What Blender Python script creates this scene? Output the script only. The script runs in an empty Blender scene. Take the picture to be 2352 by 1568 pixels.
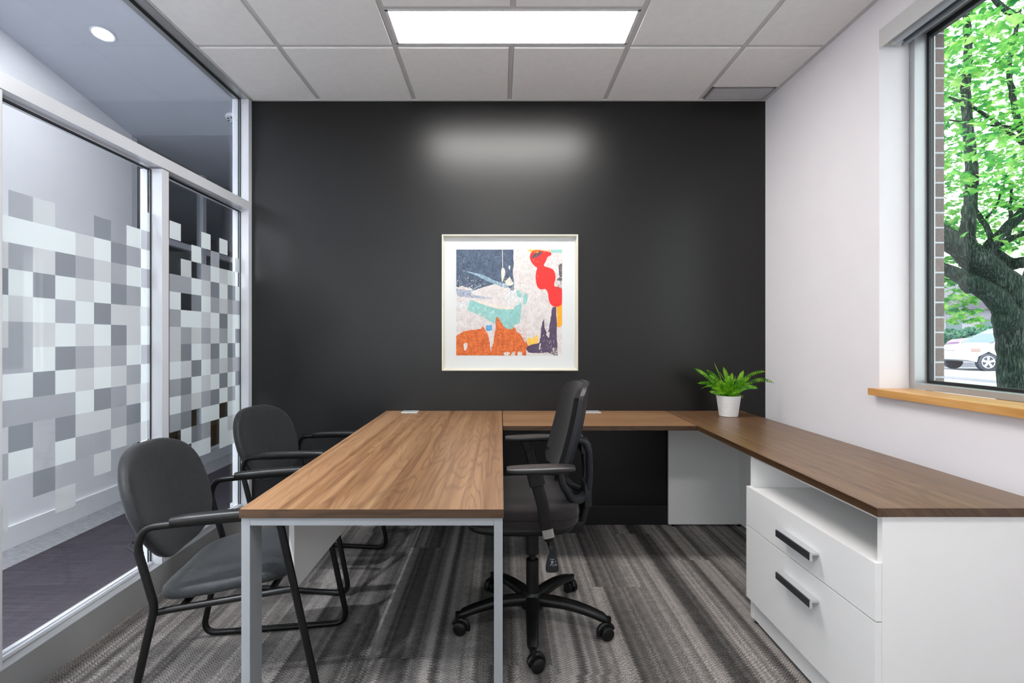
import bpy, bmesh, math, random
from mathutils import Vector, Matrix
random.seed(7)
PI = math.pi
C = bpy.context.scene.collection
scene = bpy.context.scene

# ------------------------------------------------------------------ camera, world, exposure
F = 1162.0                      # focal length in pixels of a 2352 wide frame
CX, CY, CZ = 1150.0, 775.0, 1.20  # vanishing point of the depth direction, camera height
cam_data = bpy.data.cameras.new('camera')
cam_data.sensor_width = 36.0
cam_data.lens = F / 2352 * 36.0
cam_data.shift_x = (1176 - CX) / 2352
cam_data.shift_y = -(784 - CY) / 2352
cam_data.clip_start = 0.02
cam_data.clip_end = 300
cam = bpy.data.objects.new('camera', cam_data)
cam.location = (0, 0, CZ)
cam.rotation_euler = (PI / 2, 0, 0)
C.objects.link(cam)
scene.camera = cam

scene.view_settings.view_transform = 'Standard'
scene.view_settings.look = 'None'
scene.view_settings.gamma = 1
scene.view_settings.exposure = 0.78
scene.view_settings.use_curve_mapping = False
scene.cycles.max_bounces = 14
scene.cycles.diffuse_bounces = 6
scene.cycles.transparent_max_bounces = 24
scene.cycles.transmission_bounces = 8
scene.cycles.glossy_bounces = 5
scene.cycles.sample_clamp_indirect = 6
scene.cycles.use_denoising = True

SKY, SUN, TROFFER, DOWN = 1.8, 2.6, 24.0, 30.0
w = bpy.data.worlds.new('world'); scene.world = w
w.use_nodes = True
nt = w.node_tree; nt.nodes.clear()
_o = nt.nodes.new('ShaderNodeOutputWorld'); _b = nt.nodes.new('ShaderNodeBackground')
_t = nt.nodes.new('ShaderNodeTexCoord'); _s = nt.nodes.new('ShaderNodeSeparateXYZ'); _r = nt.nodes.new('ShaderNodeValToRGB')
_r.color_ramp.elements[0].position = 0.0; _r.color_ramp.elements[0].color = (1.0, 0.985, 0.97, 1)
_r.color_ramp.elements[1].position = 0.8; _r.color_ramp.elements[1].color = (0.84, 0.92, 1.0, 1)
nt.links.new(_t.outputs['Generated'], _s.inputs[0]); nt.links.new(_s.outputs['Z'], _r.inputs[0])
nt.links.new(_r.outputs[0], _b.inputs[0]); _b.inputs[1].default_value = SKY
nt.links.new(_b.outputs[0], _o.inputs[0])
sd = bpy.data.lights.new('sun', 'SUN'); sd.energy = SUN; sd.angle = math.radians(0.6); sd.color = (1.0, 0.97, 0.9)
sun = bpy.data.objects.new('sun', sd); C.objects.link(sun)
sun.location = (-4, -4, 12)
sun.rotation_euler = Vector((0.55, 0.5, -0.95)).to_track_quat('-Z', 'Y').to_euler()
# daylight portal in the window opening (guides sampling only)
pd = bpy.data.lights.new('window_portal', 'AREA'); pd.shape = 'RECTANGLE'; pd.size = 1.55; pd.size_y = 1.75
pd.cycles.is_portal = True
po = bpy.data.objects.new('window_portal', pd); C.objects.link(po)
po.location = (2.03, 1.40, 1.77); po.rotation_euler = Vector((-1, 0, 0)).to_track_quat('-Z', 'Y').to_euler()

pd2 = bpy.data.lights.new('added_window_portal', 'AREA'); pd2.shape = 'RECTANGLE'; pd2.size = 1.8; pd2.size_y = 1.55  # portal for the added rear window
pd2.cycles.is_portal = True
po2 = bpy.data.objects.new('added_window_portal', pd2); C.objects.link(po2)
po2.location = (-0.45, -1.45, 1.725); po2.rotation_euler = Vector((0, 1, 0)).to_track_quat('-Z', 'Y').to_euler()

# ------------------------------------------------------------------ helpers: colour and materials
def lin(v):
    v /= 255.0
    return v / 12.92 if v <= 0.04045 else ((v + 0.055) / 1.055) ** 2.4
def rgb(r, g, b): return (lin(r), lin(g), lin(b), 1.0)

def P(px, py, Y):
    """the point at depth Y that the photograph shows at this pixel (used for measuring)"""
    return Vector(((px - CX) * Y / F, Y, CZ + (CY - py) * Y / F))

class NT:
    def __init__(s, name):
        s.m = bpy.data.materials.new(name); s.m.use_nodes = True
        s.t = s.m.node_tree; s.t.nodes.clear()
        s.out = s.t.nodes.new('ShaderNodeOutputMaterial')
    def n(s, typ, **kw):
        nd = s.t.nodes.new('ShaderNode' + typ)
        for k, v in kw.items():
            if k.startswith('i_'):
                key = k[2:]
                key = int(key) if key.isdigit() else key.replace('_', ' ')
                s.put(nd.inputs[key], v)
            else: setattr(nd, k, v)
        return nd
    def put(s, sock, v):
        if isinstance(v, bpy.types.NodeSocket): s.t.links.new(v, sock)
        elif isinstance(v, bpy.types.Node): s.t.links.new(v.outputs[0], sock)
        else: sock.default_value = v
    def math(s, op, a, b=None, c=None):
        nd = s.n('Math', operation=op)
        s.put(nd.inputs[0], a)
        if b is not None: s.put(nd.inputs[1], b)
        if c is not None: s.put(nd.inputs[2], c)
        return nd.outputs[0]
    def mix(s, fac, a, b, blend='MIX'):
        nd = s.n('Mix', data_type='RGBA', blend_type=blend)
        s.put(nd.inputs[0], fac); s.put(nd.inputs[6], a); s.put(nd.inputs[7], b)
        return nd.outputs[2]
    def ramp(s, fac, stops, interp='LINEAR'):
        nd = s.n('ValToRGB'); r = nd.color_ramp; r.interpolation = interp
        while len(r.elements) < len(stops): r.elements.new(0.5)
        for e, (p, c) in zip(r.elements, stops): e.position = p; e.color = c
        s.put(nd.inputs[0], fac); return nd.outputs[0]
    def xyz(s):
        tc = s.n('TexCoord'); sp = s.n('SeparateXYZ'); s.put(sp.inputs[0], tc.outputs['Object'])
        return tc.outputs['Object'], sp.outputs[0], sp.outputs[1], sp.outputs[2]
    def comb(s, x, y, z):
        nd = s.n('CombineXYZ'); s.put(nd.inputs[0], x); s.put(nd.inputs[1], y); s.put(nd.inputs[2], z); return nd.outputs[0]
    def noise(s, vec, scale, detail=2, rough=0.5, dist=0.0, out=0):
        nd = s.n('TexNoise'); s.put(nd.inputs['Vector'], vec); nd.inputs['Scale'].default_value = scale
        nd.inputs['Detail'].default_value = detail; nd.inputs['Roughness'].default_value = rough; nd.inputs['Distortion'].default_value = dist
        return nd.outputs[out]
    def bump(s, h, strength=0.3, dist=0.002):
        nd = s.n('Bump'); s.put(nd.inputs['Height'], h); nd.inputs['Strength'].default_value = strength; nd.inputs['Distance'].default_value = dist
        return nd.outputs[0]
    def bsdf(s, color, rough=0.5, metal=0.0, normal=None, spec=0.5, **kw):
        nd = s.n('BsdfPrincipled'); s.put(nd.inputs['Base Color'], color); s.put(nd.inputs['Roughness'], rough)
        nd.inputs['Metallic'].default_value = metal; nd.inputs['Specular IOR Level'].default_value = spec
        if normal is not None: s.put(nd.inputs['Normal'], normal)
        for k, v in kw.items(): s.put(nd.inputs[k.replace('_', ' ')], v)
        s.put(s.out.inputs[0], nd); return nd

def plain(name, color, rough=0.5, metal=0.0, spec=0.5, var=0.04, vscale=6.0, bump=0.0, bscale=300.0, **kw):
    t = NT(name); v, x, y, z = t.xyz()
    n = t.noise(v, vscale, 3)
    d = tuple(c * (1 - var) for c in color[:3]) + (1,); l = tuple(min(1, c * (1 + var)) for c in color[:3]) + (1,)
    col = t.ramp(n, [(0.3, d), (0.7, l)])
    nm = None
    if bump: nm = t.bump(t.noise(v, bscale, 2), bump, 0.001)
    t.bsdf(col, rough, metal, nm, spec, **kw)
    return t.m

M = {}
M['black_wall'] = plain('black_wall_paint', rgb(12, 11, 12), 0.345, spec=0.48, var=0.03, bump=0.08, bscale=500)
M['black_trim'] = plain('black_trim_paint', rgb(20, 20, 22), 0.45)
M['white_wall'] = plain('white_wall_paint', rgb(230, 226, 229), 0.6, spec=0.3, var=0.01, bump=0.06, bscale=450)
M['corridor_wall'] = plain('corridor_wall_paint', rgb(236, 236, 240), 0.6, spec=0.3, var=0.01)
M['grey_wall'] = plain('grey_wall_paint', rgb(120, 124, 132), 0.6, spec=0.3, var=0.02)
M['white_trim'] = plain('white_trim_paint', rgb(225, 225, 228), 0.4, var=0.01)
M['tile'] = plain('ceiling_tile', rgb(240, 239, 238), 0.85, spec=0.2, var=0.02, vscale=30, bump=0.25, bscale=260)
M['vent'] = plain('vent_grey_paint', rgb(206, 206, 208), 0.5, var=0.01)
M['tbar'] = plain('ceiling_grid_metal', rgb(205, 203, 203), 0.5, var=0.01)
M['drywall_ceiling'] = plain('corridor_ceiling_paint', rgb(196, 201, 212), 0.7, spec=0.2, var=0.01)
M['alu'] = plain('anodised_aluminium', rgb(222, 225, 232), 0.34, metal=0.2, var=0.02)
M['alu_dark'] = plain('window_aluminium', rgb(178, 180, 182), 0.4, metal=0.5, var=0.02)
M['gasket'] = plain('black_rubber', rgb(24, 25, 30), 0.5)
M['desk_metal'] = plain('silver_powder_coat', rgb(146, 150, 154), 0.38, metal=0.25, var=0.01)
M['white_lam'] = plain('white_laminate', rgb(228, 227, 226), 0.42, spec=0.4, var=0.008)
M['black_metal'] = plain('black_powder_coat', rgb(7, 7, 8), 0.38, spec=0.35, var=0.05, bump=0.05, bscale=600)
M['black_plastic'] = plain('black_plastic', rgb(11, 11, 12), 0.42, spec=0.35, var=0.05, bump=0.08, bscale=700)
M['grey_plastic'] = plain('charcoal_plastic', rgb(28, 30, 34), 0.42, spec=0.35, bump=0.06, bscale=700)
M['pad_plastic'] = plain('armrest_polyurethane', rgb(34, 32, 33), 0.36, spec=0.5)
M['arm_rubber'] = plain('moulded_black_armrest', rgb(16, 16, 17), 0.42, spec=0.45, bump=0.08, bscale=500)
M['steel'] = plain('brushed_steel', rgb(180, 180, 178), 0.3, metal=0.9)
M['handle_face'] = plain('handle_dark_face', rgb(62, 64, 68), 0.35, metal=0.5)
M['handle_alu'] = plain('handle_aluminium', rgb(196, 197, 199), 0.35, metal=0.5)
M['champagne'] = plain('champagne_frame', rgb(216, 212, 196), 0.3, metal=0.35)
M['mat_board'] = plain('mat_board', rgb(204, 207, 208), 0.7, spec=0.2, var=0.005)
M['frame_black'] = plain('frame_black_edge', rgb(28, 26, 26), 0.4)
M['pot'] = plain('white_glazed_pot', rgb(226, 226, 226), 0.3, var=0.01)
M['soil'] = plain('potting_soil', rgb(40, 30, 22), 0.9, bump=0.6, bscale=120)
M['blind'] = plain('blind_fascia', rgb(200, 199, 197), 0.45, var=0.01)
M['blind_dark'] = plain('blind_tube_fabric', rgb(176, 182, 188), 0.6)
M['hem'] = plain('blind_hem_bar', rgb(140, 146, 152), 0.35, metal=0.5)
M['grommet'] = plain('grommet_plate', rgb(215, 218, 220), 0.3, metal=0.3)
M['logo'] = plain('white_print', rgb(220, 225, 230), 0.5)
M['ground_mat'] = plain('pale_asphalt', rgb(172, 172, 178), 0.9, var=0.06, vscale=2, bump=0.2, bscale=60)
M['kerb'] = plain('kerb_concrete', rgb(150, 150, 160), 0.9, var=0.05)
M['car_white'] = plain('white_car_paint', rgb(176, 176, 182), 0.2, spec=0.6, var=0.01)
M['car_red'] = plain('magenta_car_paint', rgb(110, 60, 112), 0.25, spec=0.6)
M['car_glass'] = plain('car_glass', rgb(70, 96, 104), 0.1, spec=0.8)
M['tyre'] = plain('tyre_rubber', rgb(70, 72, 85), 0.7)
M['rim'] = plain('alloy_rim', rgb(225, 228, 235), 0.35, metal=0.3)
M['lamp_amber'] = plain('headlamp', rgb(190, 140, 130), 0.3)
M['bush'] = plain('hedge_leaves', rgb(90, 140, 120), 0.7, var=0.3, vscale=8)
M['house'] = plain('pale_house', rgb(150, 146, 156), 0.8)
M['roof'] = plain('house_roof', rgb(100, 96, 108), 0.8)
M['brown'] = plain('brown_cabinet_wood', rgb(120, 96, 60), 0.5)
M['roof_slab'] = plain('sun_block_roof', rgb(120, 120, 120), 0.8)
M['sign_white'] = plain('sign_white', rgb(240, 240, 245), 0.5)
M['sign_black'] = plain('sign_black', rgb(30, 30, 35), 0.5)
M['detector'] = plain('detector_plastic', rgb(225, 228, 235), 0.4)

def fabric(name, base, scale=520.0, strength=0.6, rough=0.8):
    t = NT(name); v, x, y, z = t.xyz()
    vo = t.n('TexVoronoi', feature='F1'); t.put(vo.inputs['Vector'], v); vo.inputs['Scale'].default_value = scale
    n = t.noise(v, 40, 3)
    d = tuple(c * 0.55 for c in base[:3]) + (1,); l = tuple(min(1, c * 1.35) for c in base[:3]) + (1,)
    c1 = t.ramp(vo.outputs['Distance'], [(0.0, l), (0.65, d)])
    col = t.mix(0.25, c1, t.ramp(n, [(0.3, d), (0.7, l)]))
    t.bsdf(col, rough, 0, t.bump(vo.outputs['Distance'], strength, 0.0012), 0.25, Sheen_Weight=0.12, Sheen_Roughness=0.4)
    return t.m
M['chair_fabric'] = fabric('grey_vinyl_weave', rgb(48, 50, 53), 430, 0.5, 0.42)
M['task_fabric'] = fabric('charcoal_task_fabric', rgb(40, 35, 36), 600, 0.6, 0.85)
M['task_mesh'] = fabric('black_back_fabric', rgb(19, 17, 18), 500, 0.5, 0.8)

def wood(name, axis, tint=1.0, rough=0.36, planks=True):
    """walnut laminate, grain along the given axis"""
    t = NT(name); v, x, y, z = t.xyz()
    g, a, b = (x, y, z) if axis == 'x' else (y, x, z)     # g along the grain, a across it
    ab = t.math('ADD', a, b)
    strip = t.math('MULTIPLY', t.math('ADD', ab, 5.0), 11.5)
    fl = t.math('FLOOR', strip); fr = t.math('FRACT', strip)
    wn = t.n('TexWhiteNoise', noise_dimensions='1D'); t.put(wn.inputs['W'], fl)
    rnd = wn.outputs['Value'] if planks else 0.5
    shift = t.math('MULTIPLY', rnd, 37.0) if planks else 0.0
    base = t.comb(t.math('MULTIPLY', g, 0.75), t.math('ADD', t.math('MULTIPLY', ab, 7.5), shift), shift)
    warp = t.noise(base, 1.0, 2.5, 0.45)
    cath = t.math('SINE', t.math('MULTIPLY', t.math('ADD', warp, t.math('MULTIPLY', fr, 0.04)), 120.0))
    fine = t.noise(t.comb(t.math('MULTIPLY', g, 5.0), t.math('MULTIPLY', ab, 320.0), shift), 1.0, 3, 0.6)
    mid = t.noise(t.comb(t.math('MULTIPLY', g, 0.9), t.math('MULTIPLY', ab, 42.0), shift), 1.0, 3, 0.6)
    def k(r_, g_, b_): return tuple(q * tint for q in rgb(r_, g_, b_)[:3]) + (1,)
    c1 = t.ramp(mid, [(0.25, k(122, 85, 55)), (0.5, k(164, 122, 86)), (0.78, k(200, 159, 119))])
    c2 = t.mix(t.math('MULTIPLY', t.math('POWER', t.math('MAXIMUM', cath, 0.0), 2.0), 0.42), c1, k(84, 56, 36))
    c3 = t.mix(t.math('MULTIPLY', t.math('SUBTRACT', 1.0, fine), 0.62), c2, k(84, 58, 38))
    if planks:
        c3 = t.mix(t.math('MULTIPLY', rnd, 0.22), c3, k(190, 152, 116))
    t.bsdf(c3, rough, 0, t.bump(fine, 0.08, 0.0006), 0.42)
    return t.m
M['wood_y'] = wood('walnut_laminate_lengthwise', 'y', 0.84)
M['wood_x'] = wood('walnut_laminate_crosswise', 'x', 0.84)
M['wood_cred'] = wood('walnut_laminate_shaded', 'y', 0.54, 0.33, False)  # same walnut as the desk, darkened for the weaker light there
M['wood_cred_edge'] = wood('walnut_edge_band_credenza', 'y', 0.27, 0.4, False)
M['wood_edge'] = wood('walnut_edge_band', 'x', 0.21, 0.4, False)

def sill_wood():
    t = NT('maple_sill_wood'); v, x, y, z = t.xyz()
    n = t.noise(t.comb(t.math('MULTIPLY', x, 18.0), t.math('MULTIPLY', y, 2.2), t.math('MULTIPLY', z, 18.0)), 1.0, 4, 0.6, 0.6)
    c = t.ramp(n, [(0.25, rgb(176, 122, 66)), (0.5, rgb(205, 154, 92)), (0.75, rgb(222, 176, 118))])
    t.bsdf(c, 0.38, 0, None, 0.45); return t.m
M['sill'] = sill_wood()

def carpet():
    t = NT('striped_carpet_tiles'); v, x, y, z = t.xyz()
    tri = t.math('PINGPONG', t.math('MULTIPLY', y, 1.0), 0.0075)              # zigzag of the weave
    xz = t.math('ADD', x, t.math('MULTIPLY', tri, 1.5))
    pl = t.math('FLOOR', t.math('MULTIPLY', t.math('ADD', x, 10.06), 4.0))   # quarter-metre planks
    wn = t.n('TexWhiteNoise', noise_dimensions='1D'); t.put(wn.inputs['W'], pl)
    row = t.math('FLOOR', t.math('ADD', t.math('MULTIPLY', y, 1.0), wn.outputs['Value']))
    wn2 = t.n('TexWhiteNoise', noise_dimensions='2D'); t.put(wn2.inputs['Vector'], t.comb(pl, row, 0.0))
    seed = t.math('MULTIPLY', wn2.outputs['Value'], 0.05)
    xs = t.math('ADD', xz, seed)
    s1 = t.noise(t.comb(xs, 0.0, seed), 12.0, 3, 0.6)
    s2 = t.noise(t.comb(xs, 7.0, seed), 40.0, 2, 0.6)
    vor = t.n('TexVoronoi', voronoi_dimensions='1D', feature='F1'); t.put(vor.inputs['W'], t.math('ADD', xs, 40.0)); vor.inputs['Scale'].default_value = 24.0
    vs_ = t.n('SeparateXYZ'); t.put(vs_.inputs[0], vor.outputs['Color'])
    vor2 = t.n('TexVoronoi', voronoi_dimensions='1D', feature='F1'); t.put(vor2.inputs['W'], t.math('ADD', xs, 71.0)); vor2.inputs['Scale'].default_value = 75.0
    vs2 = t.n('SeparateXYZ'); t.put(vs2.inputs[0], vor2.outputs['Color'])
    mott = t.noise(v, 26.0, 3, 0.7)
    s = t.math('ADD', t.math('ADD', t.math('MULTIPLY', s1, 0.34), t.math('MULTIPLY', vs_.outputs[0], 0.20)), t.math('ADD', t.math('MULTIPLY', vs2.outputs[1], 0.11), t.math('ADD', t.math('MULTIPLY', mott, 0.16), t.math('MULTIPLY', s2, 0.20))))
    tone = t.ramp(s, [(0.34, rgb(62, 61, 61)), (0.44, rgb(94, 92, 91)), (0.54, rgb(126, 123, 121)), (0.64, rgb(162, 158, 155))])
    warm = t.noise(t.comb(xs, 3.0, 0.0), 5.0, 1)
    tone = t.mix(t.math('MULTIPLY', warm, 0.35), tone, t.mix(1.0, tone, rgb(250, 232, 226), 'MULTIPLY'))
    # fine zigzag stitch lines
    zz = t.math('SINE', t.math('MULTIPLY', t.math('ADD', y, t.math('MULTIPLY', t.math('PINGPONG', x, 0.0105), 1.1)), 2 * PI / 0.0115))
    zone = t.ramp(t.noise(t.comb(xs, 13.0, 0.0), 9.0, 1), [(0.48, (0, 0, 0, 1)), (0.53, (1, 1, 1, 1))])
    fleck = t.noise(t.comb(x, t.math('MULTIPLY', y, 0.5), 0.0), 300.0, 1)
    fl = t.ramp(fleck, [(0.36, (0.36, 0.36, 0.36, 1)), (0.64, (1.55, 1.55, 1.55, 1))])
    zf = t.ramp(t.math('ADD', t.math('MULTIPLY', zz, 0.5), 0.5), [(0.25, (0.42, 0.42, 0.42, 1)), (0.75, (1.5, 1.5, 1.5, 1))])
    pat = t.mix(t.math('MULTIPLY', zone, 0.75), fl, zf)
    col = t.mix(0.8, tone, t.mix(1.0, tone, pat, 'MULTIPLY'))
    t.bsdf(col, 0.95, 0, t.bump(fleck, 0.5, 0.003), 0.1)
    return t.m
M['carpet'] = carpet()
def carpet2(name, lo, hi, fx, fy):
    t = NT(name); v, x, y, z = t.xyz()
    a = t.noise(t.comb(t.math('MULTIPLY', x, fx), t.math('MULTIPLY', y, fy), 0.0), 1.0, 3, 0.6)
    f = t.noise(v, 320.0, 1)
    c = t.mix(0.5, t.ramp(a, [(0.3, lo), (0.7, hi)]), t.ramp(f, [(0.35, lo), (0.65, hi)]))
    t.bsdf(c, 0.95, 0, t.bump(f, 0.4, 0.003), 0.1); return t.m
M['carpet_dark'] = carpet2('dark_corridor_carpet', rgb(44, 40, 46), rgb(80, 76, 84), 3, 120)
M['carpet_border'] = carpet2('light_corridor_carpet', rgb(92, 92, 96), rgb(165, 165, 170), 20, 120)

def brick():
    t = NT('brown_brick'); v, x, y, z = t.xyz()
    b = t.n('TexBrick'); t.put(b.inputs['Vector'], t.comb(t.math('ADD', t.math('ADD', x, y), -0.027), z, 0.0))
    b.inputs['Scale'].default_value = 1.0; b.inputs['Brick Width'].default_value = 0.2; b.inputs['Row Height'].default_value = 0.068
    b.inputs['Mortar Size'].default_value = 0.004; b.inputs['Color1'].default_value = rgb(138, 122, 116); b.inputs['Color2'].default_value = rgb(114, 104, 102)
    b.inputs['Mortar'].default_value = rgb(190, 192, 198)
    c = t.mix(0.35, b.outputs['Color'], t.mix(1.0, b.outputs['Color'], t.ramp(t.noise(v, 160, 2), [(0.3, (0.5, 0.5, 0.5, 1)), (0.7, (1.3, 1.3, 1.3, 1))]), 'MULTIPLY'))
    t.bsdf(c, 0.9, 0, t.bump(b.outputs['Fac'], -0.5, 0.01), 0.2); return t.m
M['brick'] = brick()

def bark():
    t = NT('maple_bark'); v, x, y, z = t.xyz()
    a = t.noise(t.comb(t.math('MULTIPLY', x, 75.0), t.math('MULTIPLY', y, 75.0), t.math('MULTIPLY', z, 9.0)), 1.0, 4, 0.65, 0.2)
    b = t.noise(v, 2.2, 3)
    c = t.ramp(a, [(0.3, rgb(18, 24, 23)), (0.5, rgb(46, 58, 54)), (0.74, rgb(116, 128, 122))])
    c = t.mix(t.ramp(b, [(0.45, (0, 0, 0, 1)), (0.7, (0.55, 0.55, 0.55, 1))]), c, rgb(24, 54, 38))
    t.bsdf(c, 0.85, 0, t.bump(a, 1.0, 0.03), 0.2); return t.m
M['bark'] = bark()
def leafmat(name, c1, c2, c3, vs=1.3, tr=0.45, rough=0.5):
    t = NT(name); v, x, y, z = t.xyz()
    c = t.ramp(t.noise(v, vs, 3), [(0.35, c1), (0.5, c2), (0.68, c3)])
    pb = t.bsdf(c, rough, 0, None, 0.4)
    tl = t.n('BsdfTranslucent'); t.put(tl.inputs[0], c)
    mx = t.n('MixShader'); mx.inputs[0].default_value = tr; t.put(mx.inputs[1], pb.outputs[0]); t.put(mx.inputs[2], tl.outputs[0])
    t.put(t.out.inputs[0], mx.outputs[0]); return t.m
M['leaf'] = leafmat('maple_leaf', rgb(44, 128, 70), rgb(112, 186, 84), rgb(190, 226, 136), 7.0)
M['hedge'] = leafmat('hedge_leaf', rgb(44, 90, 80), rgb(74, 124, 100), rgb(110, 150, 120))
M['fern'] = leafmat('fern_leaf', rgb(50, 122, 14), rgb(112, 184, 22), rgb(176, 222, 60), 22.0, 0.3)

def glass(name, tint=(1, 1, 1, 1), base=0.04, gain=1.0):
    t = NT(name)
    lw = t.n('LayerWeight'); lw.inputs['Blend'].default_value = 0.5
    f = t.math('ADD', base, t.math('MULTIPLY', t.math('POWER', lw.outputs['Facing'], 5.0), (1 - base) * gain))
    tr = t.n('BsdfTransparent'); tr.inputs[0].default_value = tint
    gl = t.n('BsdfGlossy'); gl.inputs['Roughness'].default_value = 0.0
    mx = t.n('MixShader'); t.put(mx.inputs[0], f); t.put(mx.inputs[1], tr.outputs[0]); t.put(mx.inputs[2], gl.outputs[0])
    t.put(t.out.inputs[0], mx.outputs[0]); return t.m
M['glass'] = glass('partition_glass', (0.97, 0.985, 0.99, 1), 0.035)
M['window_glass'] = glass('window_glass', (0.96, 1.0, 0.99, 1), 0.03)
M['picture_glass'] = glass('picture_glass', (1, 1, 1, 1), 0.01)

def film(name, col, opac):
    t = NT(name)
    tr = t.n('BsdfTransparent'); tr.inputs[0].default_value = (1, 1, 1, 1)
    df = t.n('BsdfDiffuse'); df.inputs[0].default_value = col
    tl = t.n('BsdfTranslucent'); tl.inputs[0].default_value = col
    a = t.n('MixShader'); a.inputs[0].default_value = 0.42; t.put(a.inputs[1], df.outputs[0]); t.put(a.inputs[2], tl.outputs[0])
    mx = t.n('MixShader'); mx.inputs[0].default_value = opac; t.put(mx.inputs[1], tr.outputs[0]); t.put(mx.inputs[2], a.outputs[0])
    t.put(t.out.inputs[0], mx.outputs[0]); return t.m
FILMS = {'L': film('film_pale', rgb(228, 237, 238), 0.84), 'l': film('film_light', rgb(206, 211, 213), 0.82),
         'm': film('film_mid', rgb(166, 170, 176), 0.84), 'D': film('film_dark', rgb(132, 137, 144), 0.84)}

def emit(name, col, st):
    t = NT(name); e = t.n('Emission'); e.inputs[0].default_value = col; e.inputs[1].default_value = st
    t.put(t.out.inputs[0], e.outputs[0]); return t.m
M['troffer'] = emit('lit_diffuser', (1.0, 0.975, 0.94, 1), TROFFER)
M['downlight'] = emit('lit_downlight', (0.93, 0.96, 1.0, 1), DOWN)

# ------------------------------------------------------------------ helpers: meshes
def tag(o, label=None, cat=None, group=None, kind=None):
    if label: o['label'] = label
    if cat: o['category'] = cat
    if group: o['group'] = group
    if kind: o['kind'] = kind
    return o
def thing(name, label, cat, loc=(0, 0, 0), rz=0.0, group=None):
    o = bpy.data.objects.new(name, None); C.objects.link(o)
    o.empty_display_size = 0.1
    o.location = loc; o.rotation_euler = (0, 0, rz)
    return tag(o, label, cat, group)
def obj(name, bm, mats, parent=None, smooth=False, local=False, angle=40):
    """link a bmesh as one mesh object. Points are world coordinates; with a parent they are moved into the parent's frame unless local."""
    if parent is not None and not local:
        bm.transform(Matrix.Translation(-world_loc(parent)))
    bmesh.ops.remove_doubles(bm, verts=bm.verts, dist=1e-6)
    bmesh.ops.recalc_face_normals(bm, faces=bm.faces)
    me = bpy.data.meshes.new(name); bm.to_mesh(me); bm.free()
    if not isinstance(mats, (list, tuple)): mats = [mats]
    for m in mats: me.materials.append(m)
    if smooth:
        me.shade_smooth()
        try: me.set_sharp_from_angle(angle=math.radians(angle))
        except Exception: pass
    o = bpy.data.objects.new(name, me); C.objects.link(o)
    if parent is not None: o.parent = parent
    return o
def world_loc(p):
    v = Vector((0, 0, 0))
    while p is not None: v = v + Vector(p.location); p = p.parent
    return v
def struct(name, bm, mats, parent=None, **kw):
    o = obj(name, bm, mats, parent, **kw)
    if parent is None: o['kind'] = 'structure'
    return o
def B(): return bmesh.new()
def box(bm, x0, x1, y0, y1, z0, z1, bev=0.0, mi=0, seg=2):
    vs = [bm.verts.new((x, y, z)) for x in (x0, x1) for y in (y0, y1) for z in (z0, z1)]
    f = [(0, 1, 3, 2), (4, 6, 7, 5), (0, 4, 5, 1), (2, 3, 7, 6), (0, 2, 6, 4), (1, 5, 7, 3)]
    fs = [bm.faces.new([vs[i] for i in q]) for q in f]
    for q in fs: q.material_index = mi
    if bev:
        es = list({e for q in fs for e in q.edges})
        r = bmesh.ops.bevel(bm, geom=es, offset=bev, segments=seg, affect='EDGES', profile=0.7, clamp_overlap=True)
        for q in r['faces']: q.material_index = mi
    return fs
def wbox(x0, x1, y0, y1, z0, z1, bev=0.0, seg=2):
    bm = B(); box(bm, x0, x1, y0, y1, z0, z1, bev, 0, seg); return bm
def fillet(pts, rad, n=6):
    """round the corners of a polyline; rad is one radius or one per point"""
    pts = [Vector(p) for p in pts]; out = [pts[0]]
    for i in range(1, len(pts) - 1):
        r = rad[i] if isinstance(rad, (list, tuple)) else rad
        a, b, c = pts[i - 1], pts[i], pts[i + 1]
        u = (a - b); v = (c - b); lu, lv = u.length, v.length
        if lu < 1e-6 or lv < 1e-6 or r <= 0: out.append(b); continue
        u /= lu; v /= lv
        ang = max(0.05, math.acos(max(-1, min(1, u.dot(v)))))
        d = min(r / math.tan(ang / 2), lu * 0.48, lv * 0.48)
        p0, p1 = b + u * d, b + v * d
        for k in range(n + 1):
            t = k / n; out.append(p0 * (1 - t) ** 2 + b * 2 * t * (1 - t) + p1 * t * t)
    out.append(pts[-1]); return out
def tube(bm, pts, r, seg=12, closed=False, cap=True, up=(0, 0, 1), sy=1.0, power=2.0):
    """sweep a round (or squarish, power > 2) section; r one value or one per point, sy flattens along the frame's second axis"""
    pts = [Vector(p) for p in pts]; n = len(pts)
    rs = r if isinstance(r, (list, tuple)) else [r] * n
    rings = []; prev = None
    for i, p in enumerate(pts):
        if closed: t = pts[(i + 1) % n] - pts[i - 1]
        else: t = pts[min(i + 1, n - 1)] - pts[max(i - 1, 0)]
        if t.length < 1e-9: t = Vector((0, 0, 1))
        t.normalize()
        if prev is None:
            a = Vector(up)
            if abs(a.dot(t)) > 0.95: a = Vector((1, 0, 0)) if abs(t.x) < 0.9 else Vector((0, 1, 0))
            s = t.cross(a).normalized()
        else:
            s = (prev - t * prev.dot(t))
            s = s.normalized() if s.length > 1e-6 else t.orthogonal().normalized()
        prev = s; q = s.cross(t).normalized()
        ring = []
        for k in range(seg):
            an = 2 * PI * k / seg; ca, sa = math.cos(an), math.sin(an)
            if power != 2.0:
                ca = math.copysign(abs(ca) ** (2 / power), ca); sa = math.copysign(abs(sa) ** (2 / power), sa)
            ring.append(bm.verts.new(p + s * (ca * rs[i]) + q * (sa * rs[i] * sy)))
        rings.append(ring)
    for i in range(n if closed else n - 1):
        A, D = rings[i], rings[(i + 1) % n]
        for k in range(seg):
            bm.faces.new((A[k], A[(k + 1) % seg], D[(k + 1) % seg], D[k]))
    if cap and not closed:
        bm.faces.new(rings[0][::-1]); bm.faces.new(rings[-1])
    return bm
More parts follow.
